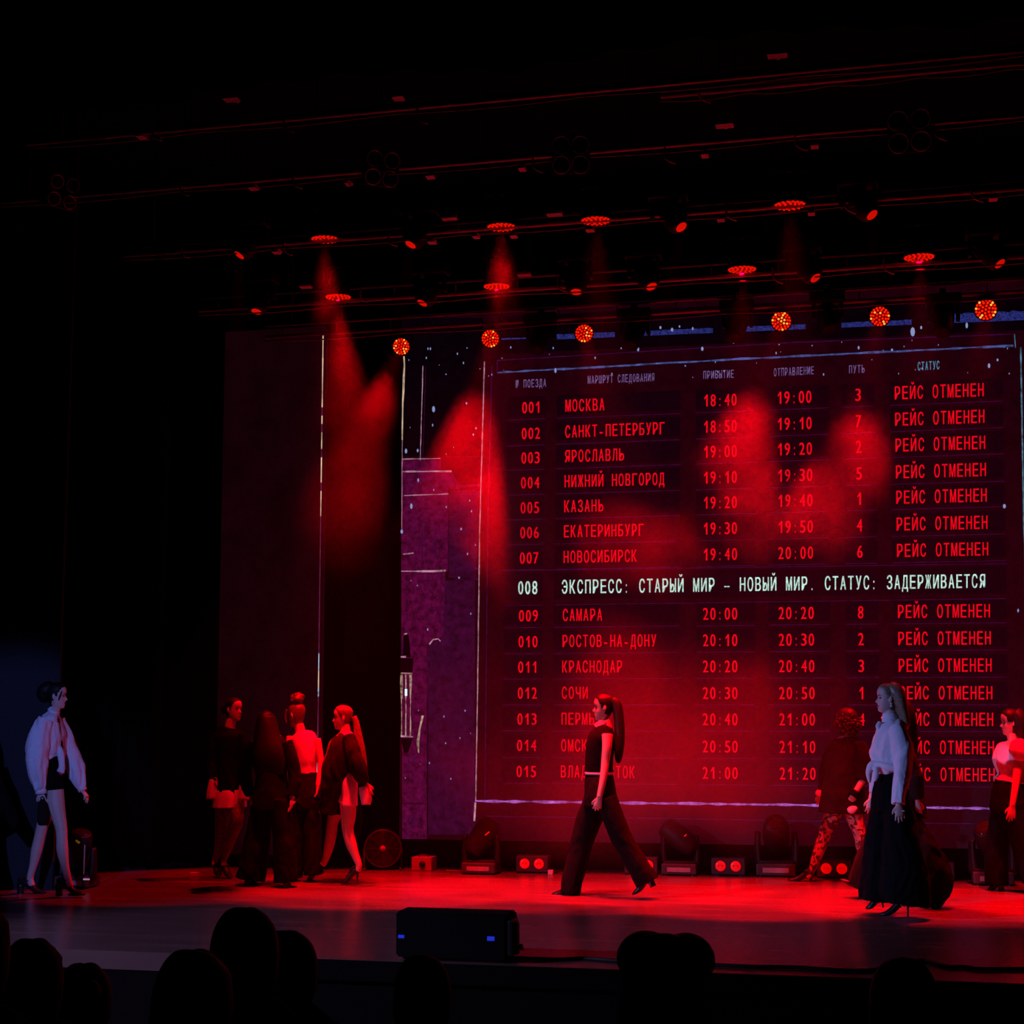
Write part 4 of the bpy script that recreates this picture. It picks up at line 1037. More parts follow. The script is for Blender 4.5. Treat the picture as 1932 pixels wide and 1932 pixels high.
p.L(bm, [(86, 1358, 15, .09, .15), (74, 1390, 21, .10, .20), (70, 1425, 22, .105, .22), (72, 1455, 19, .095, .21), (75, 1478, 15, .07, .20), (77, 1490, 11, .045, .19)], n=20, fold=.10, nf=6, ph=1)
p.L(bm, [(108, 1359, 14, .085, -.15), (122, 1390, 17, .09, -.18), (134, 1425, 19, .10, -.19), (144, 1455, 19, .095, -.18), (151, 1478, 13, .06, -.17), (154, 1487, 9, .04, -.17)], n=20, fold=.10, nf=6, ph=2)
b = p.part('blouse', fused(bm, .007, 1, .012), M_white)
bm = bmesh.new(); p.L(bm, [(77, 1489, 11, .045, .19), (77.5, 1498, 11, .045, .19)], sub=1, n=18); p.part('cuff', bm, M_white, parent=b)
bm = bmesh.new(); p.L(bm, [(153, 1484, 9, .04, -.17), (156.5, 1492, 9, .04, -.17)], sub=1, n=18); p.part('cuff', bm, M_white, parent=b)
bm = bmesh.new(); p.L(bm, [(98, 1335, 9.5, .048), (104.5, 1350, 10.5, .058)], sub=1, n=18); p.part('collar', bm, M_white, parent=b)
bm = bmesh.new(); p.L(bm, [(112, 1410, 5, .02, .06), (115, 1425, 7, .025, .07), (117, 1445, 6, .02, .08), (114, 1457, 8, .015, .08)], n=12, fold=.1); p.L(bm, [(113, 1413, 5, .03, .05), (119, 1440, 4, .015, .04), (121, 1453, 4, .01, .03)], n=10); p.part('knotted_hem', bm, M_white, parent=b)
bm = bmesh.new(); p.L(bm, [(107, 1352, 3, .02, .02), (110, 1370, 4, .015, .03), (114, 1395, 3.5, .012, .04), (117, 1413, 3, .01, .05)], n=10); p.part('neck_tie', bm, M_blk)
bm = bmesh.new(); p.L(bm, [(101, 1422, 15.5, .125), (101, 1442, 15.5, .125), (101, 1465, 17, .155), (102.5, 1490, 17.5, .165), (103.5, 1513, 17.5, .165)], n=22); p.part('skirt', bm, M_blk)
p.shoe((110, 1690.5, n0), (160, 1689.5, n0), (127, 1660, n0), 'block', .095, strap=True)
p.shoe((37, 1690.5, far), (93, 1689.5, far), (56, 1655, far), 'block', .10, strap=True)
o = bmesh.new(); p.L(o, [(80, 1508, 3, .012, .23), (80, 1516, 8, .05, .23), (82, 1535, 11, .07, .23), (83, 1550, 11, .07, .23), (83, 1557, 8, .05, .23)], n=18, fold=.12, nf=9, f0=.5)
bag = link('handbag', o, M_dark, base=p.P(82, 1530, .23), smooth=True); tag(bag, 'dark fringed handbag hanging from the hand of the woman in the short skirt', 'bag')
o = bmesh.new(); tube(o, [p.P(77, 1512, .23), p.P(78, 1503, .20), p.P(82, 1505, .215), p.P(84, 1514, .23)], .005, 8, 3); link('bag_handle', o, M_blk, bag, bag.location, True)

# 2 --- group, black top with white ruffles, looking right
p = Person(14.25)
p.body('person with pulled-back hair, black top, white ruffled hem and a number badge',
       [(434, 1505, 26, .13), (433, 1480, 24, .12), (432, 1450, 19, .10), (432, 1425, 20, .105), (432, 1400, 22, .10), (432, 1385, 23, .085), (434, 1374, 13, .06)],
       (441, 1338.5, 0, -28, 2, 0),
       [[(410, 1388, .042, .0), (405, 1412, .037, .0), (402, 1436, .034, -.02), (403, 1458, .028, .02), (405, 1476, .024, .04)],
        [(455, 1387, .042, .0), (459, 1412, .037, .0), (459, 1438, .034, -.02), (461, 1460, .028, .03), (464, 1478, .024, .05)],
        [(444, 1505, .075, .02), (446, 1525, .072, .06), (449, 1549, .050, .12), (441, 1570, .048, .05), (432, 1595, .040, 0), (422, 1621, .029, -.03), (424, 1634, .030, 0)],
        [(424, 1505, .075, 0), (422, 1530, .070, .0), (420, 1562, .050, .0), (416, 1585, .048, -.03), (411, 1605, .038, -.05), (406, 1622, .029, -.06), (405, 1633, .030, -.04)]],
       [(405, 1477, .04, 1, 10, 0, -RIGHT*.6-VIEW*.6, -1, .5), (464, 1479, .05, 1, 10, 0, RIGHT*.6-VIEW*.6, 1, .5)],
       G2, base=onZ(425, 1654, 0), neck=[(433, 1378, 0), (437, 1356, 0)])
p.face()
def ex(bm):
    loft(bm, [(p.H(0, -.08, .03), .05, .05), (p.H(0, -.11, .0), .045, .05), (p.H(0, -.10, -.04), .03, .03)], n=14, sub=3)
p.hair(M_hairB, cut_back, .07, ex)
bm = bmesh.new()
p.L(bm, [(433, 1372, 20, .07), (432, 1378, 25, .095), (432, 1390, 28, .125), (432, 1410, 25, .125), (432, 1432, 22, .12), (433, 1455, 23, .125), (434, 1480, 26, .14), (434, 1498, 29, .15)], n=22, fold=.02, nf=6)
p.L(bm, [(411, 1384, 11, .055, 0), (405, 1412, 12, .06, 0), (402, 1437, 12, .06, -.02), (403, 1457, 12, .06, .02), (405, 1472, 11, .055, .04)], n=14)
p.L(bm, [(454, 1383, 10, .055, 0), (459, 1412, 11, .06, 0), (459, 1438, 11, .06, -.02), (461, 1460, 10, .055, .03), (464, 1474, 9, .05, .05)], n=14)
top = p.part('black_top', fused(bm, .007, 1, .006), M_blk)
for a, b_, nr in ((405, 1470, .05), (464, 1472, .06)):
    bm = bmesh.new(); p.L(bm, [(a, b_, 9.5, .05, nr), (a-1, b_+14, 12, .07, nr), (a-1.5, b_+37, 13.5, .085, nr)], n=26, fold=.10, nf=7, f0=.2); p.part('ruffled_cuff', bm, M_white, parent=top, label='white ruffled cuff')
bm = bmesh.new(); p.L(bm, [(434, 1490, 28.5, .145), (434, 1500, 30, .16), (434, 1512, 31, .17), (434, 1523, 31.5, .18)], n=36, fold=.07, nf=9, f0=.1); p.part('ruffled_hem', bm, M_white, label='white ruffled hem')
bm = bmesh.new(); c = p.P(407, 1470, .12); ball(bm, c, .022, 1, .2, 1); bd = p.part('number_badge', bm, M_blk)
bm = bmesh.new(); vs, fs = glyph('2'); q = [bm.verts.new(p.P(404.3+(x-vs[0][0])*0, 1, 1)) for x, y in vs[:0]]
ax0 = min(v[0] for v in vs); wx = max(v[0] for v in vs)-ax0
o_ = [bm.verts.new(p.P(404.0+(x-ax0)/wx*6.5, 1476.5-(y-Y0G)/CAP*10.5, .128)) for x, y in vs]
for f in fs: bm.faces.new([o_[j] for j in f])
p.part('digit', bm, M_white, parent=bd, label='white number 2')
bm = bmesh.new()
for l in ([(444, 1500, .080, .02), (446, 1525, .076, .06), (449, 1549, .054, .12), (441, 1570, .052, .05), (432, 1595, .044, 0), (422, 1621, .033, -.03)], [(424, 1500, .080, 0), (422, 1530, .074, .0), (420, 1562, .054, .0), (416, 1585, .052, -.03), (411, 1605, .042, -.05), (406, 1622, .033, -.06)]): p.limb(bm, l)
p.part('tights', bm, M_net)
p.shoe((417, 1652, -.06), (436, 1657, .12), (421, 1623, -.03), 'pump', .09)
p.shoe((404, 1650, -.1), (414, 1654.5, .08), (406, 1624, -.06), 'pump', .09)

# 3 --- group, long black hair, all in black, seen from behind
p = Person(13.66)
p.body('person seen from behind with long loose black hair and wide-legged black suit',
       [(512, 1505, 30, .13), (511, 1478, 26, .12), (510, 1450, 22, .10), (510, 1425, 25, .105), (510, 1405, 30, .11), (509, 1395, 26, .09), (507, 1386, 12, .06)],
       (502, 1366, 0, 80, 4, 0),
       [[(478, 1402, .045, 0), (466, 1430, .04, 0), (462, 1458, .036, 0), (468, 1482, .03, -.05), (474, 1502, .025, -.08)],
        [(541, 1402, .045, 0), (550, 1430, .04, 0), (555, 1458, .036, 0), (554, 1485, .03, .03), (551, 1506, .025, .06)],
        [(497, 1505, .085, 0), (490, 1540, .075, 0), (483, 1575, .055, 0), (478, 1610, .05, 0), (474, 1650, .032, 0), (475, 1660, .032, 0)],
        [(527, 1505, .085, 0), (531, 1540, .075, .02), (534, 1575, .055, .03), (536, 1610, .05, .03), (538, 1650, .032, .03), (539, 1660, .032, .03)]],
       [(474, 1503, -.08, 0, 10, 0, -RIGHT, 1, .5), (551, 1507, .06, -1, 10, 0, RIGHT, -1, .4)],
       G2, base=onZ(506, 1673, 0), neck=[(508, 1390, 0), (505, 1376, 0)])
def ex(bm):
    p.L(bm, [(503, 1352, 17, .095, .02), (503, 1370, 22, .11, .03), (504, 1395, 26, .09, .07), (506, 1420, 30, .07, .10), (508, 1446, 31, .05, .10), (509, 1462, 26, .02, .10)], n=26, fold=.035, nf=9)
p.hair(M_hairB, lambda z: .05, .10, ex)
bm = bmesh.new()
p.L(bm, [(508, 1388, 18, .09), (509, 1396, 30, .12), (510, 1412, 33, .145), (511, 1440, 29, .14), (512, 1470, 31, .15), (512, 1505, 37, .165), (512, 1527, 39, .165)], n=22, fold=.02)
for a in ([(480, 1400, 12, .07, 0), (466, 1430, 13.5, .072, 0), (462, 1460, 13.5, .07, 0), (467, 1484, 12.5, .06, -.05), (473, 1499, 11, .05, -.08)], [(540, 1400, 12, .07, 0), (550, 1430, 13.5, .072, 0), (556, 1460, 13.5, .07, 0), (555, 1485, 12.5, .06, .03), (551, 1503, 11, .05, .06)]): p.L(bm, a, n=14)
p.part('jacket', fused(bm, .008, 1, .008), M_blk)
bm = bmesh.new()
p.L(bm, [(512, 1470, 27, .13), (512, 1500, 34, .155), (512, 1524, 36, .15)], n=20)
p.L(bm, [(497, 1508, 21, .13, 0), (489, 1560, 23, .12, 0), (481, 1610, 26, .125, 0), (472, 1658, 28, .13, 0)], n=18, fold=.04, nf=5)
p.L(bm, [(528, 1508, 20, .13, .02), (533, 1560, 20, .12, .03), (537, 1610, 22, .125, .03), (540, 1664, 23, .13, .03)], n=18, fold=.04, nf=5, ph=1)
p.part('wide_trousers', fused(bm, .008, 1, .011), M_blk)
p.shoe((466, 1668, .05), (482, 1671, -.16), (473, 1652, 0), 'boot', .05)
p.shoe((540, 1675, .1), (545, 1670, -.14), (539, 1652, .03), 'boot', .05)
bm = bmesh.new(); P_ = [p.P(547, 1510, .14), p.P(559, 1512, .14), p.P(549, 1523, .14), p.P(546, 1519, .14)]; quad(bm, *P_); bmesh.ops.solidify(bm, geom=bm.faces[:], thickness=.004)
tag(link('paper_slip', bm, M_white, base=P_[0]), 'small pale paper slip held by the woman with long black hair', 'paper')

# 4 --- group, high bun and white cropped top, seen from behind
p = Person(14.1)
p.body('person seen from behind with high curly bun, white cropped top and black trousers',
       [(578, 1510, 25, .125), (578, 1485, 22, .115), (577, 1460, 18, .095), (576, 1435, 20, .105), (574, 1408, 24, .11), (571, 1391, 26, .09), (568, 1381, 12, .06)],
       (559, 1349, 0, 142, 8, 0),
       [[(549, 1390, .046, .0), (546, 1412, .038, .03), (543, 1438, .034, .03), (546, 1458, .028, .0), (549, 1476, .024, -.02)],
        [(597, 1394, .043, .0), (602, 1418, .037, .0), (605, 1443, .034, .0), (603, 1463, .028, .02), (600, 1482, .024, .05)],
        [(566, 1510, .08, 0), (562, 1540, .07, 0), (558, 1572, .052, 0), (555, 1605, .048, 0), (552, 1645, .031, 0), (553, 1655, .031, 0)],
        [(590, 1510, .08, 0), (588, 1540, .07, 0), (585, 1572, .052, 0), (587, 1605, .048, 0), (589, 1640, .031, 0), (589, 1650, .031, 0)]],
       [(549, 1477, -.02, 0, 10, 0, -RIGHT, 1, .4), (600, 1483, .05, -1, 10, 0, RIGHT, -1, .4)],
       G2, base=onZ(572, 1659, 0), neck=[(568, 1386, 0), (563, 1366, 0)])
p.face(False)
def ex(bm):
    c = p.H(0, -.035, .155); rr = random.Random(3)
    ball(bm, c, .062, 1, 1, .95, None, 16, 12)
    for k in range(16):
        a = rr.uniform(0, 6.28); z = rr.uniform(-.7, .9)
        d = Vector((math.cos(a)*math.sqrt(1-z*z), math.sin(a)*math.sqrt(1-z*z), z))
        ball(bm, c+d*.052, rr.uniform(.018, .030), u=10, v=8)
h = p.hair(M_hairL, lambda z: .03 if z > -.02 else -.02, .07, ex)
bm = bmesh.new(); loft(bm, [(p.H(-.055, .075, .07), .007, .007), (p.H(-.07, .085, .0), .010, .008), (p.H(-.068, .08, -.08), .006, .005)], n=8, sub=3); p.part('loose_strand', bm, M_hairL, parent=h)
bm = bmesh.new()
p.L(bm, [(571, 1380, 14, .075), (572, 1386, 22, .10), (574, 1398, 24.5, .12), (576, 1415, 23.5, .125), (577, 1435, 21, .12), (577.5, 1448, 19, .11), (578, 1460, 18.5, .11)], n=24, fold=.025, nf=5)
p.part('cropped_top', fused(bm, .006, 1, .005), M_white)
bm = bmesh.new()
p.L(bm, [(578, 1457, 19, .108), (578, 1478, 22, .125), (578, 1505, 26.5, .14), (578, 1525, 27, .14)], n=20)
p.L(bm, [(566, 1510, 17, .11, 0), (561, 1560, 17, .11, 0), (556, 1610, 18, .11, 0), (552, 1655, 19, .11, 0)], n=16, fold=.03)
p.L(bm, [(590, 1510, 16, .11, 0), (587, 1560, 16, .11, 0), (590, 1610, 18, .11, 0), (592, 1650, 19, .11, 0)], n=16, fold=.03)
p.part('trousers', fused(bm, .008, 1, .007), M_blk2)
p.shoe((548, 1658, .05), (553, 1655, -.16), (552, 1642, 0), 'boot', .05); p.shoe((588, 1657, .05), (592, 1653, -.16), (589, 1640, 0), 'boot', .05)

# 5 --- group, ponytail and dark jacket over a white skirt, walking left
p = Person(14.0)
p.body('person with low ponytail, loose dark jacket and white pleated skirt beside the drum fan',
       [(648, 1512, 22, .14), (648, 1485, 20, .13), (648, 1458, 17, .11), (648, 1430, 19, .12), (650, 1405, 22, .14), (652, 1390, 20, .15), (652, 1380, 10, .08)],
       (646, 1354, 0, 186, 3, 0),
       [[(656, 1393, .044, .14), (664, 1418, .038, .17), (672, 1442, .035, .17), (682, 1462, .029, .13), (690, 1478, .025, .10)],
        [(644, 1393, .044, -.14), (630, 1415, .038, -.16), (620, 1440, .034, -.14), (612, 1465, .028, -.10), (610, 1482, .024, -.08)],
        [(640, 1512, .083, -.08), (634, 1530, .078, -.08), (628, 1550, .056, -.08), (625, 1572, .054, -.08), (621, 1595, .050, -.08), (614, 1622, .032, -.08), (608, 1632, .032, -.08)],
        [(656, 1512, .083, .08), (657, 1540, .072, .08), (656, 1565, .055, .08), (662, 1590, .053, .08), (669, 1610, .040, .08), (677, 1632, .031, .08), (674, 1643, .031, .08)]],
       [(690, 1479, .10, 3, 10, 0, -VIEW, -1, .4), (610, 1483, -.08, -1, 10, 0, -VIEW, 1, .4)],
       G2, base=onZ(650, 1667, 0), neck=[(652, 1386, 0), (650, 1366, 0)])
p.face()
def ex(bm):
    p.L(bm, [(668, 1352, 5, .025, 0), (672, 1364, 6, .03, 0), (676, 1390, 8, .035, .01), (680, 1420, 10, .035, .02), (683, 1450, 10, .03, .02), (686, 1474, 5, .015, .02)], n=14, fold=.08, nf=5)
    ring_(bm, p.P(667.5, 1356, 0), RIGHT*.6-UP*.5, .020, .008, 16, 8)
p.hair(M_hairL, cut_back, .075, ex)
bm = bmesh.new()
p.L(bm, [(653, 1382, 10, .09), (652, 1388, 18, .15), (650, 1400, 25, .20), (646, 1425, 30, .22), (640, 1455, 33, .22), (634, 1480, 29, .20), (629, 1510, 25, .17), (626, 1535, 23, .16)], n=24, fold=.05, nf=6)
p.L(bm, [(658, 1390, 13, .075, .14), (666, 1420, 15, .085, .18), (674, 1445, 16, .09, .18), (682, 1464, 14, .08, .14), (688, 1476, 11, .055, .10)], n=16, fold=.05)
p.L(bm, [(643, 1392, 12, .075, -.14), (630, 1415, 13, .08, -.17), (621, 1440, 12, .075, -.15), (614, 1462, 11, .06, -.11)], n=16, fold=.05)
j = p.part('loose_jacket', fused(bm, .008, 1, .010), M_dark)
bm = bmesh.new(); p.L(bm, [(634, 1390, 2.5, .03, .03), (624, 1402, 3.5, .03, .06), (619, 1420, 3.5, .025, .08), (613, 1440, 5, .02, .08), (611, 1449, 3, .01, .08)], n=10); p.part('lapel', bm, M_hairL, parent=j, label='paler brown lapel')
for pts in ([(684, 1484, 8, .05, .12), (688, 1500, 9, .055, .12), (690, 1518, 7, .05, .12)], [(696, 1493, 3.5, .03, .06), (697, 1508, 4.5, .03, .06), (696, 1518, 3, .02, .06)]):
    bm = bmesh.new(); p.L(bm, pts, n=18, fold=.08, nf=6); p.part('cuff_ruffle', bm, M_white, parent=j, label='white cuff ruffle')
bm = bmesh.new(); p.L(bm, [(657, 1460, 16, .14, .02), (658, 1482, 16.5, .16, .03), (659, 1500, 15, .165, .03), (659, 1520, 15.5, .175, .03)], n=36, fold=.06, nf=9); p.part('pleated_skirt', bm, M_white)
bm = bmesh.new(); p.L(bm, [(668, 1500, 5, .05, -.08), (674, 1530, 9, .06, -.1), (672, 1560, 11, .06, -.1), (664, 1590, 9, .05, -.08), (656, 1615, 4, .02, -.06)], n=16, fold=.1); p.part('coat_tail', bm, M_blk, parent=j, label='black trailing tail')
p.shoe((612, 1644, -.08), (578, 1669, -.08), (611, 1626, -.08), 'pump', .075, strap=True)
p.shoe((676, 1667, .08), (642, 1668, .08), (677, 1634, .08), 'pump', .10, strap=True)

# 6 --- centre, black vest and trousers, walking left
p = Person(13.5)
p.body('person in black sleeveless vest and flared trousers with long dark ponytail striding alone',
       [(1133, 1505, 25, .15), (1132, 1485, 25, .145), (1131, 1462, 22, .115), (1131, 1435, 23, .125), (1132, 1408, 25, .145), (1138, 1386, 22, .155), (1143, 1374, 11, .09)],
       (1138, 1335, 0, 180, 2, 0),
       [[(1146, 1385, .050, .155), (1145, 1410, .043, .175), (1142, 1436, .037, .18), (1140, 1455, .034, .195), (1136, 1480, .030, .21), (1131, 1504, .026, .215)],
        [(1132, 1388, .047, -.155), (1126, 1420, .040, -.17), (1121, 1450, .035, -.17), (1116, 1478, .029, -.15), (1113, 1500, .025, -.14)],
        [(1124, 1505, .076, -.085), (1111, 1545, .077, -.09), (1098, 1582, .054, -.09), (1090, 1620, .05, -.09), (1082, 1658, .033, -.09), (1078, 1672, .033, -.09)],
        [(1142, 1505, .076, .085), (1156, 1545, .077, .09), (1171, 1583, .054, .09), (1192, 1620, .05, .09), (1216, 1655, .033, .09), (1218, 1668, .033, .09)]],
       [(1131, 1505, .215, -2, 10, 0, -VIEW, 1, .75), (1113, 1501, -.14, -1, 10, 0, -VIEW, -1, .5)],
       G1, base=onZ(1130, 1690, 0), neck=[(1145, 1378, 0), (1143, 1358, 0)])
p.face()
def ex(bm):
    p.L(bm, [(1155, 1320, 8, .04, 0), (1163, 1330, 10, .05, 0), (1167, 1350, 9.5, .05, .01), (1169, 1380, 9.5, .05, .02), (1168, 1410, 9, .045, .03), (1167, 1432, 6, .03, .03), (1168, 1440, 2, .015, .03)], n=16, fold=.06, nf=6)
p.hair(M_hairD, cut_back, .085, ex)
bm = bmesh.new(); p.L(bm, [(1140, 1360, 11.8, .060), (1137, 1368, 12.5, .066), (1131, 1376, 13, .07)], n=22, fold=.05, nf=8); p.part('neckerchief', bm, mat('lilac scarf', (0.45, 0.30, 0.5), rough=.5))
bm = bmesh.new()
p.L(bm, [(1147, 1369, 9, .10), (1143, 1377, 18, .148), (1138, 1389, 25, .172), (1133, 1404, 26.5, .165), (1131, 1425, 26, .155), (1130, 1445, 26, .145), (1131, 1461, 26.5, .14)], n=24)
p.part('vest', fused(bm, .006, 1), M_blk2)
bm = bmesh.new(); p.L(bm, [(1131, 1456.5, 27, .142), (1131, 1461, 27, .142)], sub=1, n=28); p.part('waistband', bm, M_white, label='thin white waistband')
bm = bmesh.new()
p.L(bm, [(1131, 1459, 25, .135), (1132, 1480, 28, .17), (1133, 1500, 30, .195), (1134, 1520, 31, .195)], n=22)
p.L(bm, [(1124, 1508, 23, .125, -.08), (1112, 1545, 24, .12, -.09), (1098, 1585, 21, .11, -.09), (1088, 1625, 20, .115, -.09), (1079, 1660, 19.5, .12, -.09), (1076, 1684, 19, .12, -.09)], n=18, fold=.025, nf=5)
p.L(bm, [(1144, 1508, 22, .125, .08), (1159, 1548, 20, .12, .09), (1175, 1585, 20, .11, .09), (1195, 1620, 20, .11, .09), (1212, 1648, 21, .115, .09), (1221, 1665, 21.5, .115, .09)], n=18, fold=.025, nf=5)
p.part('flared_trousers', fused(bm, .0075, 1, .006), M_blk2)
p.shoe((1090, 1690.5, -.09), (1041, 1689.5, -.09), (1078, 1668, -.09), 'boot', .055)
p.shoe((1234, 1672, .09), (1194, 1690, .09), (1222, 1655, .09), 'boot', .055)
M_curl = mat('curly brown hair', (0.05, 0.025, 0.014), rough=.5, scale=45, var=.7)
# 7 --- right, curly hair, dark jacket, patterned tights, seen from behind, walking left
p = Person(15.0)
p.body('person seen from behind with big curly hair, dark jacket and lace patterned tights',
       [(1592, 1515, 27, .13), (1592, 1490, 24, .12), (1594, 1460, 20, .10), (1596, 1430, 22, .11), (1598, 1408, 24, .12), (1598, 1396, 20, .10), (1598, 1388, 10, .06)],
       (1598, 1362, 0, 115, 6, 0),
       [[(1576, 1404, .044, -.05), (1566, 1432, .039, -.08), (1560, 1460, .035, -.10), (1554, 1483, .029, -.08), (1549, 1498, .025, -.06)],
        [(1622, 1404, .044, .05), (1630, 1432, .039, .08), (1632, 1462, .035, .10), (1622, 1482, .031, .13), (1610, 1500, .027, .15)],
        [(1580, 1515, .083, -.04), (1568, 1545, .074, -.06), (1553, 1583, .054, -.07), (1545, 1605, .052, -.07), (1536, 1630, .037, -.07), (1529, 1648, .031, -.07), (1522, 1655, .031, -.07)],
        [(1606, 1515, .083, .04), (1613, 1545, .074, .05), (1622, 1575, .054, .06), (1626, 1600, .050, .06), (1628, 1630, .035, .06), (1628, 1648, .031, .06), (1627, 1656, .031, .06)]],
       [(1549, 1498, -.06, -1, 10, 0, -RIGHT*.5-VIEW, 1, .6), (1610, 1500, .15, -4, 9, 0, -VIEW, -1, .6)],
       G1, base=onZ(1590, 1667, 0), neck=[(1598, 1392, 0), (1598, 1374, 0)])
def ex(bm):
    rr = random.Random(12)
    for k in range(210):
        z = rr.uniform(-1.15, 1); a = rr.uniform(0, 6.28); q = math.sqrt(max(0, 1-min(1, abs(z))**2))
        d = p.hr*math.cos(a)*max(q, .45)+p.hf*math.sin(a)*max(q, .45)*.95+p.hu*z
        if d.dot(p.hf) > .55: continue
        ball(bm, p.hc-p.hu*.02+d*rr.uniform(.098, .125)-p.hf*.015, rr.uniform(.012, .024), rr.uniform(.7, 1.3), rr.uniform(.7, 1.3), rr.uniform(.6, 1.1), None, 8, 6)
p.hair(M_curl, cut_back, .22, ex, name='curly_hair')
bm = bmesh.new()
p.L(bm, [(1598, 1390, 14, .08), (1598, 1398, 25, .12), (1596, 1415, 29, .15), (1593, 1445, 31, .155), (1592, 1475, 34, .16), (1591, 1505, 39, .18), (1591, 1534, 43, .19)], n=24, fold=.03, nf=6)
p.L(bm, [(1578, 1402, 13, .075, -.05), (1567, 1432, 15, .08, -.08), (1561, 1462, 15, .08, -.10), (1556, 1484, 12, .065, -.08), (1552, 1493, 10, .05, -.07)], n=16)
p.L(bm, [(1620, 1402, 13, .075, .05), (1630, 1432, 14.5, .08, .08), (1632, 1460, 14, .075, .10), (1627, 1474, 12, .06, .12)], n=16)
jk = p.part('jacket', fused(bm, .008, 1, .008), M_dark)
bm = bmesh.new(); p.L(bm, [(1614, 1492, 8, .045, .15), (1608, 1502, 9, .05, .16)], n=16); p.part('black_cuff', bm, M_blk, parent=jk)
bm = bmesh.new(); p.L(bm, [(1600, 1524, 3, .01, .22), (1606, 1528, 7, .018, .22), (1613, 1525, 5, .012, .22), (1617, 1523, 2, .006, .22)], n=12); tag(link('white_cloth', bm, M_white, base=p.P(1606, 1527, .22), smooth=True), 'small white cloth held at hip height by the curly-haired woman', 'cloth')
bm = bmesh.new(); p.L(bm, [(1548, 1491, 6, .05, -.06), (1547, 1497, 8, .055, -.06), (1546, 1502, 7, .05, -.06)], n=18, fold=.08); p.part('white_cuff', bm, M_white, parent=jk, label='white cuff')
bm = bmesh.new()
for l in ([(1580, 1515, .087, -.04), (1568, 1545, .078, -.06), (1553, 1583, .058, -.07), (1545, 1605, .055, -.07), (1536, 1630, .040, -.07), (1529, 1647, .034, -.07)], [(1606, 1515, .087, .04), (1613, 1545, .078, .05), (1622, 1575, .058, .06), (1626, 1600, .054, .06), (1628, 1630, .038, .06), (1628, 1648, .034, .06)]): p.limb(bm, l)
p.part('tights', bm, M_tattoo)
p.shoe((1527, 1674, -.07), (1486, 1661, -.07), (1529, 1650, -.07), 'pump', .105, strap=True)
p.shoe((1634, 1668, .06), (1604, 1668, .06), (1628, 1650, .06), 'pump', .09)

# 9 --- behind the white shirt: dark long coat and black hair
p = Person(13.55)
p.body('person in long dark coat mostly hidden behind the woman in the knotted white shirt',
       [(1688, 1515, 27, .15), (1688, 1490, 26, .145), (1690, 1462, 22, .12), (1691, 1435, 23, .13), (1693, 1410, 25, .15), (1696, 1394, 22, .16), (1698, 1384, 11, .09)],
       (1683, 1348, 0, 180, 3, 0),
       [[(1700, 1396, .046, .15), (1712, 1430, .04, .17), (1722, 1460, .036, .17), (1728, 1490, .030, .15), (1730, 1510, .026, .14)],
        [(1684, 1396, .046, -.15), (1668, 1430, .04, -.17), (1655, 1462, .036, -.17), (1648, 1490, .029, -.15), (1644, 1506, .025, -.14)],
        [(1680, 1515, .076, -.085), (1668, 1550, .076, -.12), (1652, 1590, .055, -.18), (1638, 1625, .048, -.24), (1622, 1656, .033, -.30), (1616, 1668, .033, -.30)],
        [(1698, 1515, .076, .085), (1716, 1552, .076, .12), (1738, 1592, .055, .18), (1760, 1632, .048, .22), (1776, 1664, .033, .26), (1778, 1676, .033, .26)]],
       [(1730, 1511, .14, 1, 10, 0, -VIEW, -1, .5), (1644, 1507, -.14, -1, 10, 0, -VIEW, 1, .5)],
       G1, base=onZ(1690, 1690, 0), neck=[(1699, 1390, 0), (1694, 1368, 0)])
p.face()
def ex(bm):
    p.L(bm, [(1694, 1328, 15, .09), (1703, 1340, 20, .10), (1709, 1362, 19, .10), (1713, 1390, 18, .09, -.02), (1716, 1415, 15, .06, -.03), (1719, 1438, 9, .03, -.04)], n=18, fold=.03, nf=7)
p.hair(M_hairB, cut_back, .085, ex)
bm = bmesh.new()
p.L(bm, [(1698, 1386, 13, .09), (1696, 1396, 27, .16), (1693, 1415, 33, .185), (1692, 1445, 36, .19), (1693, 1480, 42, .20), (1694, 1515, 47, .21), (1696, 1546, 48, .21)], n=26, fold=.04, nf=5)
p.L(bm, [(1702, 1394, 14, .08, .15), (1713, 1430, 16, .09, .18), (1723, 1462, 16, .09, .18), (1728, 1490, 14, .075, .16), (1730, 1506, 12, .06, .15)], n=16)
p.L(bm, [(1682, 1394, 14, .08, -.15), (1667, 1430, 15, .085, -.18), (1655, 1462, 14, .08, -.18), (1648, 1488, 12, .065, -.16)], n=16)
p.part('long_coat', fused(bm, .008, 1, .010), M_dark)
bm = bmesh.new()
p.L(bm, [(1690, 1500, 27, .16), (1690, 1530, 30, .17)], n=20)
p.L(bm, [(1680, 1515, 22, .13, -.09), (1666, 1560, 22, .12, -.13), (1650, 1600, 24, .13, -.19), (1637, 1635, 26, .14, -.25), (1628, 1668, 27, .14, -.30)], n=18, fold=.04)
p.part('trousers', fused(bm, .008, 1, .007), M_dark)
bm = bmesh.new()
p.L(bm, [(1700, 1515, 22, .13, .09), (1720, 1560, 22, .12, .13), (1742, 1602, 26, .13, .19), (1758, 1640, 31, .14, .22), (1764, 1668, 32, .13, .25), (1766, 1690, 22, .10, .27), (1764, 1712, 9, .05, .27)], n=20, fold=.08, nf=5)
p.part('trailing_trouser_leg', fused(bm, .008, 1, .016), M_blk)
p.shoe((1625, 1687, -.30), (1584, 1661, -.30), (1616, 1664, -.30), 'pump', .03, label='pointed shoe lifted at the toe')
p.shoe((1791, 1683, .26), (1762, 1716, .26), (1779, 1672, .26), 'pump', .07)

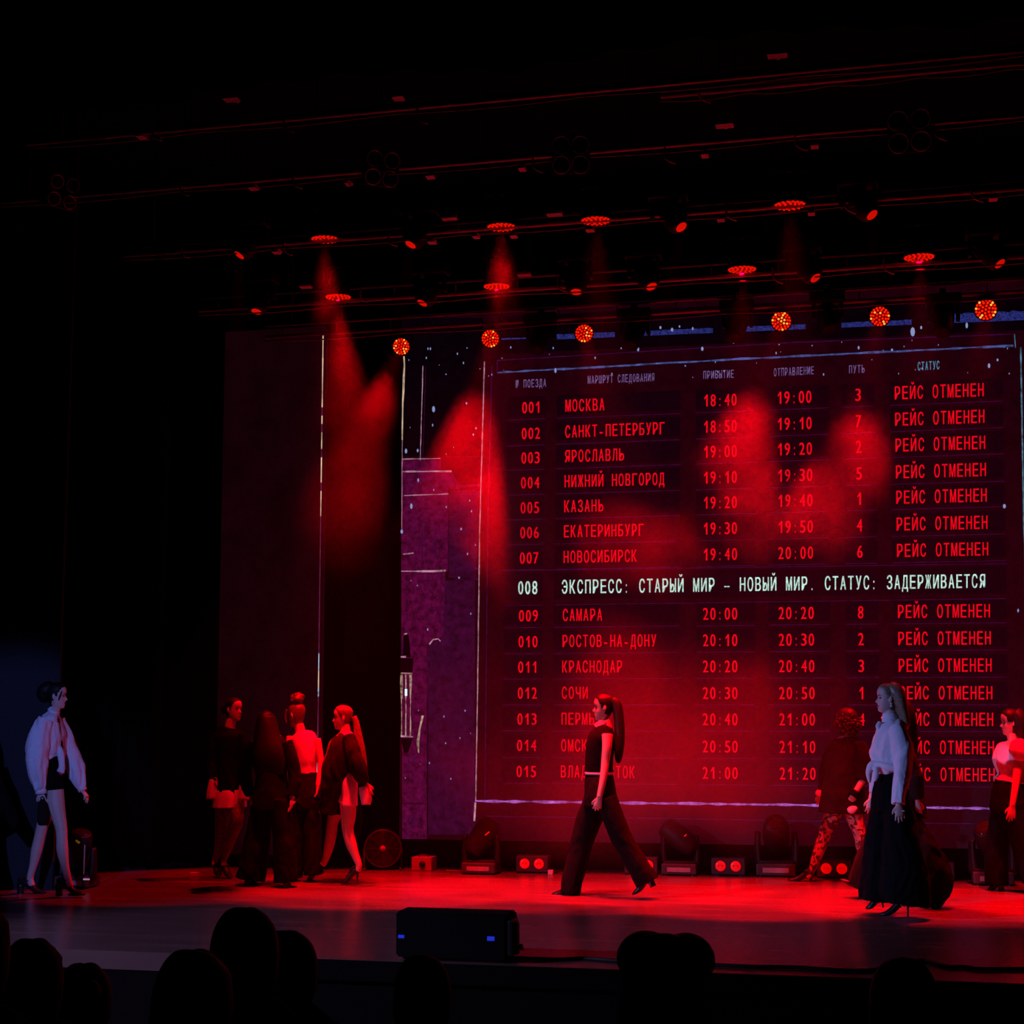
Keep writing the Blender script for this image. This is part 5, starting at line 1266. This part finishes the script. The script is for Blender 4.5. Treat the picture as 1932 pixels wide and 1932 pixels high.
# 8 --- right, white knotted shirt and black wide trousers, walking left
p = Person(12.68)
p.body('person with long fair hair in knotted white shirt and wide black trousers, walking',
       [(1680, 1508, 27, .15), (1679, 1485, 26, .145), (1677, 1458, 21, .115), (1676, 1430, 22, .125), (1678, 1402, 25, .145), (1683, 1376, 20, .16), (1681, 1364, 11, .09)],
       (1674, 1317.5, 0, 181, 0, 0),
       [[(1692, 1380, .047, .16), (1697, 1415, .040, .20), (1698, 1447, .036, .23), (1697, 1485, .030, .27), (1696, 1517, .026, .30)],
        [(1676, 1380, .047, -.16), (1664, 1415, .040, -.18), (1655, 1450, .036, -.18), (1650, 1480, .029, -.16), (1648, 1502, .025, -.15)],
        [(1671, 1508, .076, -.085), (1664, 1560, .075, -.09), (1659, 1605, .055, -.09), (1657, 1650, .048, -.09), (1655, 1690, .033, -.09), (1652, 1702, .033, -.09)],
        [(1688, 1508, .076, .085), (1690, 1560, .075, .10), (1692, 1605, .055, .10), (1698, 1655, .048, .10), (1703, 1695, .033, .10), (1700, 1708, .033, .10)]],
       [(1696, 1518, .30, 1, 10, 0, -VIEW, 1, .12), (1648, 1503, -.15, -1, 10, 0, -VIEW-RIGHT*.5, -1, .3)],
       G1, base=onZ(1680, 1728, 0), neck=[(1681, 1368, 0), (1680, 1340, 0)])
p.face()
def ex(bm):
    p.L(bm, [(1677, 1297, 11, .06), (1686, 1302, 15, .085), (1694, 1315, 14, .10), (1699, 1335, 11, .10, 0), (1704, 1352, 10, .09, 0), (1708, 1368, 8, .07, 0), (1711, 1377, 3, .03, 0)], n=18, fold=.05, nf=7)
p.hair(mat('fair hair', (0.24, 0.15, 0.085), rough=.4, scale=60, var=.4), cut_back, .075, ex)
bm = bmesh.new(); ball(bm, p.H(-.082, -.010, -.045), .008); ball(bm, p.H(-.082, -.010, -.065), .009); p.part('earring', bm, M_pearl)
bm = bmesh.new(); q = p.P(1705, 1530, .31); ring_(bm, q, UP, .010, .003, 14, 6); p.part('ring', bm, M_pearl)
bm = bmesh.new()
p.L(bm, [(1681, 1358, 13, .085), (1683, 1366, 18, .14), (1681, 1382, 25, .18), (1676, 1405, 28, .19), (1674, 1425, 30, .19), (1675, 1443, 28, .175), (1679, 1456, 24, .155), (1683, 1463, 20, .14)], n=26, fold=.035, nf=7, ph=2)
p.L(bm, [(1692, 1372, 14, .085, .15), (1700, 1400, 17, .09, .19), (1703, 1435, 17, .09, .22), (1700, 1470, 14, .075, .25), (1696, 1500, 11.5, .06, .285), (1695, 1517, 11, .055, .30)], n=18, fold=.05, nf=5)
p.L(bm, [(1675, 1376, 13, .08, -.15), (1664, 1412, 14, .085, -.19), (1656, 1448, 13, .075, -.19), (1651, 1478, 11, .06, -.17), (1649, 1496, 9, .05, -.16)], n=16, fold=.05)
sh = p.part('shirt', fused(bm, .0065, 1, .011), M_white)
bm = bmesh.new(); p.L(bm, [(1680, 1346, 13.5, .068), (1680, 1354, 14.5, .072), (1681, 1362, 16, .085)], sub=2, n=22); p.part('collar', bm, M_white, parent=sh)
bm = bmesh.new(); p.L(bm, [(1660, 1362, 3, .02, .05), (1657, 1371, 5, .02, .06), (1660, 1378, 3, .02, .07)], n=10); p.part('collar_point', bm, M_white, parent=sh)
bm = bmesh.new()
p.L(bm, [(1652, 1438, 5, .03, .08), (1645, 1444, 7, .04, .09), (1640, 1455, 6, .03, .09), (1640, 1468, 4.5, .02, .08), (1641, 1477, 2, .01, .08)], n=14, fold=.08)
p.L(bm, [(1650, 1441, 6, .03, .09), (1653, 1452, 5, .025, .13), (1653, 1464, 4.5, .02, .15), (1651, 1474, 2.5, .012, .15)], n=14, fold=.08)
p.L(bm, [(1690, 1450, 7, .05, .16), (1678, 1448, 7, .04, .18), (1664, 1443, 6, .03, .15), (1652, 1441, 5, .03, .10)], n=14, fold=.06)
p.part('hem_knot', fused(bm, .006, 1), M_white, parent=sh)
bm = bmesh.new(); p.L(bm, [(1706, 1440, 8, .06, .04), (1710, 1465, 6, .04, .03), (1711, 1490, 2.5, .015, .02)], n=14, fold=.08); p.part('shirt_tail', bm, M_white, parent=sh)
bm = bmesh.new()
p.L(bm, [(1678, 1441, 23, .135), (1679, 1452, 23.5, .145), (1680, 1475, 28, .17), (1681, 1505, 32, .195), (1681, 1530, 34, .195)], n=22)
p.L(bm, [(1669, 1508, 22, .13, -.09), (1663, 1560, 25, .13, -.10), (1659, 1610, 28, .14, -.10), (1657, 1660, 31, .15, -.10), (1656, 1697, 32, .155, -.10)], n=20, fold=.04, nf=6)
p.L(bm, [(1691, 1508, 23, .13, .09), (1697, 1560, 28, .14, .10), (1703, 1610, 36, .15, .10), (1707, 1655, 42, .16, .10), (1708, 1690, 44, .16, .10), (1707, 1704, 44, .16, .10)], n=20, fold=.04, nf=6)
p.part('wide_trousers', fused(bm, .008, 1, .011), M_blk)
p.shoe((1668, 1712, -.09), (1634, 1717, -.09), (1655, 1692, -.09), 'pump', .075, label='open-toed black shoe')
p.shoe((1715.5, 1730, .10), (1659, 1728.5, .10), (1704, 1692, .10), 'pump', .105)

# 10 --- right edge, white puff blouse and black trousers
p = Person(14.6)
p.body('person with dark bob, white puff-sleeved blouse and black trousers, cut by the frame edge',
       [(1903, 1512, 25, .15), (1904, 1490, 25, .145), (1906, 1466, 20, .115), (1907, 1440, 22, .125), (1910, 1420, 24, .14), (1914, 1406, 20, .15), (1915, 1397, 10, .09)],
       (1906, 1363, 0, 182, 4, 0),
       [[(1921, 1410, .047, .15), (1920, 1438, .040, .17), (1918, 1465, .036, .19), (1914, 1495, .030, .22), (1910, 1520, .026, .23)],
        [(1908, 1410, .047, -.15), (1914, 1440, .040, -.17), (1920, 1468, .036, -.17), (1924, 1492, .029, -.15), (1926, 1510, .025, -.14)],
        [(1895, 1512, .076, -.085), (1888, 1550, .075, -.09), (1881, 1590, .055, -.09), (1882, 1625, .048, -.09), (1884, 1656, .033, -.09), (1882, 1666, .033, -.09)],
        [(1911, 1512, .076, .085), (1920, 1550, .075, .09), (1930, 1590, .055, .09), (1945, 1625, .048, .09), (1958, 1655, .033, .09), (1958, 1664, .033, .09)]],
       [(1910, 1521, .23, -1, 10, 0, -VIEW, 1, .2), (1926, 1511, -.14, 0, 10, 0, -VIEW, -1, .4)],
       G1, base=onZ(1905, 1680, 0), neck=[(1914, 1402, 0), (1909, 1384, 0)])
p.face()
def ex(bm):
    p.L(bm, [(1912, 1345, 14, .08), (1920, 1355, 15, .10), (1924, 1372, 14, .10), (1927, 1388, 9, .07), (1928, 1394, 4, .03)], n=18, fold=.05, nf=7)
p.hair(M_hairD, cut_low, .10, ex)
bm = bmesh.new()
p.L(bm, [(1914, 1400, 11, .085), (1912, 1408, 20, .14), (1908, 1420, 25, .165), (1904, 1436, 27, .17), (1905, 1450, 23, .15), (1906, 1462, 21, .14), (1905, 1474, 27, .17)], n=26, fold=.05, nf=7)
p.L(bm, [(1919, 1404, 15, .09, .14), (1923, 1415, 19, .10, .17), (1922, 1428, 15, .08, .17), (1921, 1434, 11, .06, .17)], n=18, fold=.07, nf=6)
p.part('blouse', fused(bm, .0065, 1, .012), M_white)
bm = bmesh.new()
p.L(bm, [(1906, 1465, 22, .13), (1905, 1485, 28, .17), (1904, 1512, 31, .195), (1904, 1530, 32, .195)], n=20)
p.L(bm, [(1894, 1515, 20, .12, -.09), (1887, 1560, 20, .12, -.09), (1880, 1610, 20, .12, -.09), (1881, 1668, 20, .12, -.09)], n=18, fold=.03)
p.L(bm, [(1912, 1515, 20, .12, .09), (1922, 1560, 19, .12, .09), (1934, 1610, 19, .12, .09), (1950, 1662, 19, .12, .09)], n=18, fold=.03)
p.part('trousers', fused(bm, .008, 1, .007), M_blk)
p.shoe((1890, 1679, -.09), (1864, 1681, -.09), (1883, 1660, -.09), 'boot', .05); p.shoe((1966, 1672, .09), (1940, 1680, .09), (1958, 1652, .09), 'boot', .05)

# 11 --- left edge: only the swinging tail of a dark coat is in the frame
p = Person(12.45)
p.body('person leaving the frame by the front wall, only a flying black coat hem in view',
       [(-50, 1510, 26, .14), (-50, 1480, 24, .13), (-50, 1450, 21, .115), (-51, 1420, 23, .125), (-54, 1390, 24, .15), (-55, 1370, 20, .16), (-57, 1358, 11, .09)],
       (-64, 1315, 0, 180, 2, 0),
       [[(-48, 1375, .046, .15), (-42, 1410, .04, .17), (-36, 1445, .036, .17), (-40, 1480, .030, .17), (-44, 1505, .026, .17)],
        [(-60, 1375, .046, -.15), (-70, 1410, .04, -.17), (-78, 1445, .036, -.17), (-86, 1475, .029, -.15), (-90, 1498, .025, -.14)],
        [(-58, 1510, .076, -.085), (-70, 1550, .075, -.09), (-80, 1590, .055, -.09), (-84, 1635, .048, -.09), (-90, 1675, .033, -.09), (-92, 1685, .033, -.09)],
        [(-44, 1510, .076, .085), (-38, 1550, .075, .09), (-34, 1595, .055, .09), (-22, 1640, .048, .09), (-12, 1675, .033, .09), (-14, 1685, .033, .09)]],
       [(-44, 1506, .17, -1, 10, 0, -VIEW, 1, .4), (-90, 1499, -.14, -1, 10, 0, -VIEW, -1, .4)],
       G1, base=onZ(-52, 1697, 0), neck=[(-57, 1362, 0), (-60, 1342, 0)])
p.face(); p.hair(M_hairB, cut_back, .08)
bm = bmesh.new()
p.L(bm, [(-57, 1360, 13, .09), (-55, 1370, 26, .16), (-52, 1400, 31, .18), (-49, 1440, 30, .175), (-46, 1480, 37, .19), (-38, 1515, 46, .20), (-30, 1545, 52, .20)], n=24, fold=.03)
p.L(bm, [(-30, 1420, 16, .05), (-18, 1455, 18, .06), (-2, 1495, 17, .06), (14, 1528, 16, .05), (25, 1550, 13, .04), (31, 1560, 6, .02)], n=20, fold=.04, nf=4)
p.part('long_coat', fused(bm, .009, 1, .010), M_blk)
bm = bmesh.new(); p.L(bm, [(-57, 1515, 20, .12, -.09), (-78, 1590, 17, .10, -.09), (-90, 1680, 17, .1, -.09)], n=16); p.L(bm, [(-45, 1515, 20, .12, .09), (-34, 1595, 17, .10, .09), (-13, 1680, 17, .1, .09)], n=16); p.part('trousers', fused(bm, .009, 1, .007), M_blk)
p.shoe((-84, 1696, -.09), (-130, 1697, -.09), (-92, 1680, -.09), 'boot', .05); p.shoe((-6, 1697, .09), (-50, 1698, .09), (-14, 1680, .09), 'boot', .05)

# ------------------------------------------------------------------ the audience in the dark, seated, seen from behind
M_aud = mat('dark winter clothes', (0.012, 0.012, 0.014), rough=.9, spec=.1)
M_audskin = mat('darkened skin', (0.25, 0.17, 0.14), rough=.6)  # darker copy of the skin tone, the hall's shade put into the colour
M_seat = mat('theatre seat plush', (0.02, 0.006, 0.008), rough=.9)
def seat(c, zf):
    """a tip-up theatre chair; c under the sitter, facing the stage"""
    e = empty('theatre_seat', (c.x, c.y, zf), None, 'seat', 'theatre seats under the audience')
    B = Vector((c.x, c.y, zf))
    bm = bmesh.new(); box(bm, B+Vector((0, 0, .41)), (.46, .44, .08), bev=.02); link('seat', bm, M_seat, e, B)
    bm = bmesh.new(); box(bm, B+Vector((0, -.25, .52)), (.46, .06, .40), bev=.02); link('backrest', bm, M_seat, e, B)
    for k in (-1, 1):
        bm = bmesh.new(); box(bm, B+Vector((k*.25, -.05, .30)), (.04, .36, .60), bev=.01); link('armrest', bm, M_case, e, B)
    return e
ROWF = {5.0: -.46, 4.1: -.30, 3.2: -.13}
def watcher(px, py, wpx, d, label, hairm, style, lean=0.0, seatlabel=None, short=''):
    """px, py: top of the head; wpx: width of the head in px; d: distance in y"""
    c0 = onY(px, py, d); s = mpp(d)
    hw = wpx*s/2; sc = 0.98
    top = c0.z; hc = Vector((c0.x, c0.y, top-.135*sc))
    zf = ROWF[d]; zs = (top-zf)/1.25
    bm = bmesh.new(); Bx = Vector((c0.x, c0.y-.02, zf))
    pl = lambda x, y, z: Bx+Vector((x, y, z*zs))
    loft(bm, [(pl(0, -.02, .46), .17, .13), (pl(0, -.03, .60), .15, .115), (pl(0, -.02, .75), .165, .12), (pl(0, 0, .90), .19, .115), (pl(0, .0, .97), .15, .09), (pl(0, .01, 1.02), .07, .06), (pl(lean*.03, .02, 1.10), .056, .056)], view=VIEW, n=18)
    f = (Vector((lean*.3, 1, -0.02))).normalized(); r, f, u = head_bm(bm, hc, f, UP+Vector((lean*.1, 0, 0)), sc)
    for k in (-1, 1):
        loft(bm, [(pl(k*.17, 0, .93), .055, .055), (pl(k*.23, .03, .78), .05, .05), (pl(k*.25, .09, .66), .042, .042), (pl(k*.18, .26, .60), .035, .035), (pl(k*.11, .36, .57), .028, .028)], n=12)
        loft(bm, [(pl(k*.09, 0, .50), .085, .085), (pl(k*.10, .22, .51), .075, .075), (pl(k*.11, .44, .49), .058, .058), (pl(k*.11, .47, .40), .055, .055), (pl(k*.11, .46, .22), .05, .05), (pl(k*.11, .46, .07), .035, .035), (pl(k*.11, .50, .03), .035, .03), (pl(k*.11, .62, .025), .03, .022)], view=Vector((1, 0, .01)), n=12)
        hand_bm(bm, pl(k*.11, .36, .57), Vector((-k*.4, .8, -.15)), UP, -k, .4)
    bm = fused(bm, .009, 2)
    o = tag(link('person', bm, M_audskin, base=Bx, smooth=True), label, 'person', 'audience seen from behind')
    # coat
    bm = bmesh.new()
    loft(bm, [(pl(0, -.02, .47), .20, .16), (pl(0, -.03, .60), .185, .145), (pl(0, -.02, .75), .20, .15), (pl(0, 0, .90), .215, .135), (pl(0, .0, .98), .17, .11), (pl(0, .01, 1.04), .085, .075)], view=VIEW, n=18)
    for k in (-1, 1):
        loft(bm, [(pl(k*.16, 0, .95), .07, .07), (pl(k*.23, .03, .78), .07, .07), (pl(k*.25, .09, .66), .062, .062), (pl(k*.18, .26, .60), .052, .052), (pl(k*.125, .345, .575), .042, .042)], n=12)
    link('coat', fused(bm, .011, 1), M_aud, o, Bx, True)
    bm = bmesh.new()
    for k in (-1, 1): loft(bm, [(pl(k*.09, -.05, .50), .10, .10), (pl(k*.10, .22, .51), .09, .09), (pl(k*.11, .46, .49), .07, .07), (pl(k*.11, .48, .38), .065, .065), (pl(k*.11, .47, .22), .06, .06), (pl(k*.11, .46, .10), .05, .05)], view=Vector((1, 0, .01)), n=12)
    link('trousers', fused(bm, .011, 1), M_aud, o, Bx, True)
    # hair, as wide as the outline asks for
    infl = max(.05, hw/(.074*sc)-1)
    bm = bmesh.new(); head_bm(bm, hc-u*(.0), f, u, sc, cap=True, inflate=.09, face_cut=lambda z: .03)
    k_ = hw/.085
    loft(bm, [(hc+u*.131, .010*k_, .01), (hc+u*.124, .038*k_, .045), (hc+u*.100-f*.01, .064*k_, .080), (hc+u*.06-f*.018, .079*k_, .098), (hc-f*.02+u*.01, .084*k_, .105), (hc-f*.025-u*.05, .083*k_, .10), (hc-f*.03-u*.10, .072*k_, .075)]+([(hc-f*.05-u*.18, .085*k_, .06), (hc-f*.07-u*.28, .075*k_, .035)] if style == 'long' else []), view=f, n=22, sub=4, fold=.02)
    if style == 'parted': ball(bm, hc+r*.04*k_+u*.085-f*.01, .055*k_, 1, 1.2, .9); ball(bm, hc-r*.035*k_+u*.087-f*.01, .055*k_, 1, 1.2, .9)
    if style == 'bun': ball(bm, hc+u*.05-f*.10+r*.06, .05, 1, 1, 1)
    link('hair', fused(bm, .008, 1), hairm, o, Bx, True)
    sl = seat(Vector((Bx.x, Bx.y-.0, 0)), zf); sl['label'] = seatlabel or 'theatre seat under the audience member with '+short
    # the step of the hall it stands on
    return o
W_ = [(468, 1714, 132, 4.1, 'person in the audience with the tallest dark round head', 'short', 0, 'the tallest dark head'),
      (545, 1757, 122, 5.0, 'person in the audience whose head shows right behind the tallest head', 'short', .1, 'the head behind the tallest'),
      (372, 1793, 152, 3.2, 'person in the audience with broad dark head in front of the tallest one', 'long', 0, 'the broad head in front of the tallest'),
      (68, 1772, 120, 4.1, 'person in the audience with plain round head, beside the half-cut head', 'short', 0, 'the plain round head'),
      (165, 1818, 108, 5.0, 'person in the audience with a small topknot, under the woman in short skirt', 'bun', .2, 'the topknot'),
      (-45, 1700, 150, 3.2, 'person in the audience with half the head cut by the frame edge', 'short', 0, 'the half-cut head'),
      (800, 1803, 108, 5.0, 'person in the audience low in front of the stage monitor', 'long', 0, 'the head before the stage monitor'),
      (1254, 1764, 164, 3.2, 'person in the audience with wide centre-parted hair, below the striding woman', 'parted', 0, 'the centre-parted hair'),
      (1703, 1808, 124, 4.1, 'person in the audience low below the woman in the knotted white shirt', 'long', -.1, 'the head below the white shirt')]
for px, py, wpx, d, lab, st, ln, sh in W_:
    watcher(px, py, wpx, d, lab, M_hairB, st, ln, short=sh)
# ------------------------------------------------------------------ smoke in the air of the stage
def haze(name, label, density, shape, aniso=0.35, color=(1, 1, 1)):
    m = bpy.data.materials.new(name); m.use_nodes = True; nt = m.node_tree; nt.nodes.clear()
    o = nt.nodes.new('ShaderNodeOutputMaterial'); v = nt.nodes.new('ShaderNodeVolumeScatter')
    v.inputs['Density'].default_value = density; v.inputs['Anisotropy'].default_value = aniso; v.inputs['Color'].default_value = (*color, 1)
    nt.links.new(v.outputs[0], o.inputs['Volume'])
    bm = bmesh.new(); c = shape(bm)
    ob = link(name, bm, m, base=c, smooth=True)
    return tag(ob, label, 'haze', None, 'stuff')
def hz_box(bm):
    c = Vector((-2.2, 13.9, 3.0)); box(bm, c, (9.8, 3.5, 5.6)); return c
haze('stage_haze', 'thin red-lit haze filling the air over the whole stage', HZ, hz_box)

def puff(i, px, py, Y, rx, ry, rz, dn, lab):
    """a soft-edged cloud: dense at the heart, torn by noise, nothing at its skin"""
    c = onY(px, py, Y)
    m = bpy.data.materials.new('smoke'); m.use_nodes = True; nt = m.node_tree; nt.nodes.clear(); N = nt.nodes.new; K = nt.links.new
    o = N('ShaderNodeOutputMaterial'); v = N('ShaderNodeVolumeScatter'); v.inputs['Anisotropy'].default_value = 0.3
    tc = N('ShaderNodeTexCoord'); mp = N('ShaderNodeMapping'); mp.inputs['Scale'].default_value = (1/rx, 1/ry, 1/rz)
    ln = N('ShaderNodeVectorMath'); ln.operation = 'LENGTH'
    K(tc.outputs['Object'], mp.inputs[0]); K(mp.outputs[0], ln.inputs[0])
    nz = N('ShaderNodeTexNoise'); nz.inputs['Scale'].default_value = 1.6/max(.35, min(rx, rz)); nz.inputs['Detail'].default_value = 3; nz.noise_dimensions = '4D'; nz.inputs['W'].default_value = i*2.3
    K(tc.outputs['Object'], nz.inputs['Vector'])
    ad = N('ShaderNodeMath'); ad.operation = 'MULTIPLY_ADD'; ad.inputs[1].default_value = 0.9; K(nz.outputs['Fac'], ad.inputs[0]); K(ln.outputs['Value'], ad.inputs[2])
    mr = N('ShaderNodeMapRange'); mr.interpolation_type = 'SMOOTHSTEP'; mr.inputs[1].default_value = 1.25; mr.inputs[2].default_value = 0.45; mr.inputs[3].default_value = 0.0; mr.inputs[4].default_value = dn*2.2
    K(ad.outputs[0], mr.inputs[0]); K(mr.outputs[0], v.inputs['Density']); K(v.outputs[0], o.inputs['Volume'])
    bm = bmesh.new(); bmesh.ops.create_icosphere(bm, subdivisions=3, radius=1)
    for q in bm.verts: q.co = c+Vector((q.co.x*rx, q.co.y*ry, q.co.z*rz))
    tag(link('smoke_cloud', bm, m, base=c, smooth=True), lab, 'haze', None, 'stuff')
for i, a in enumerate(PUFFS): puff(i, *a)
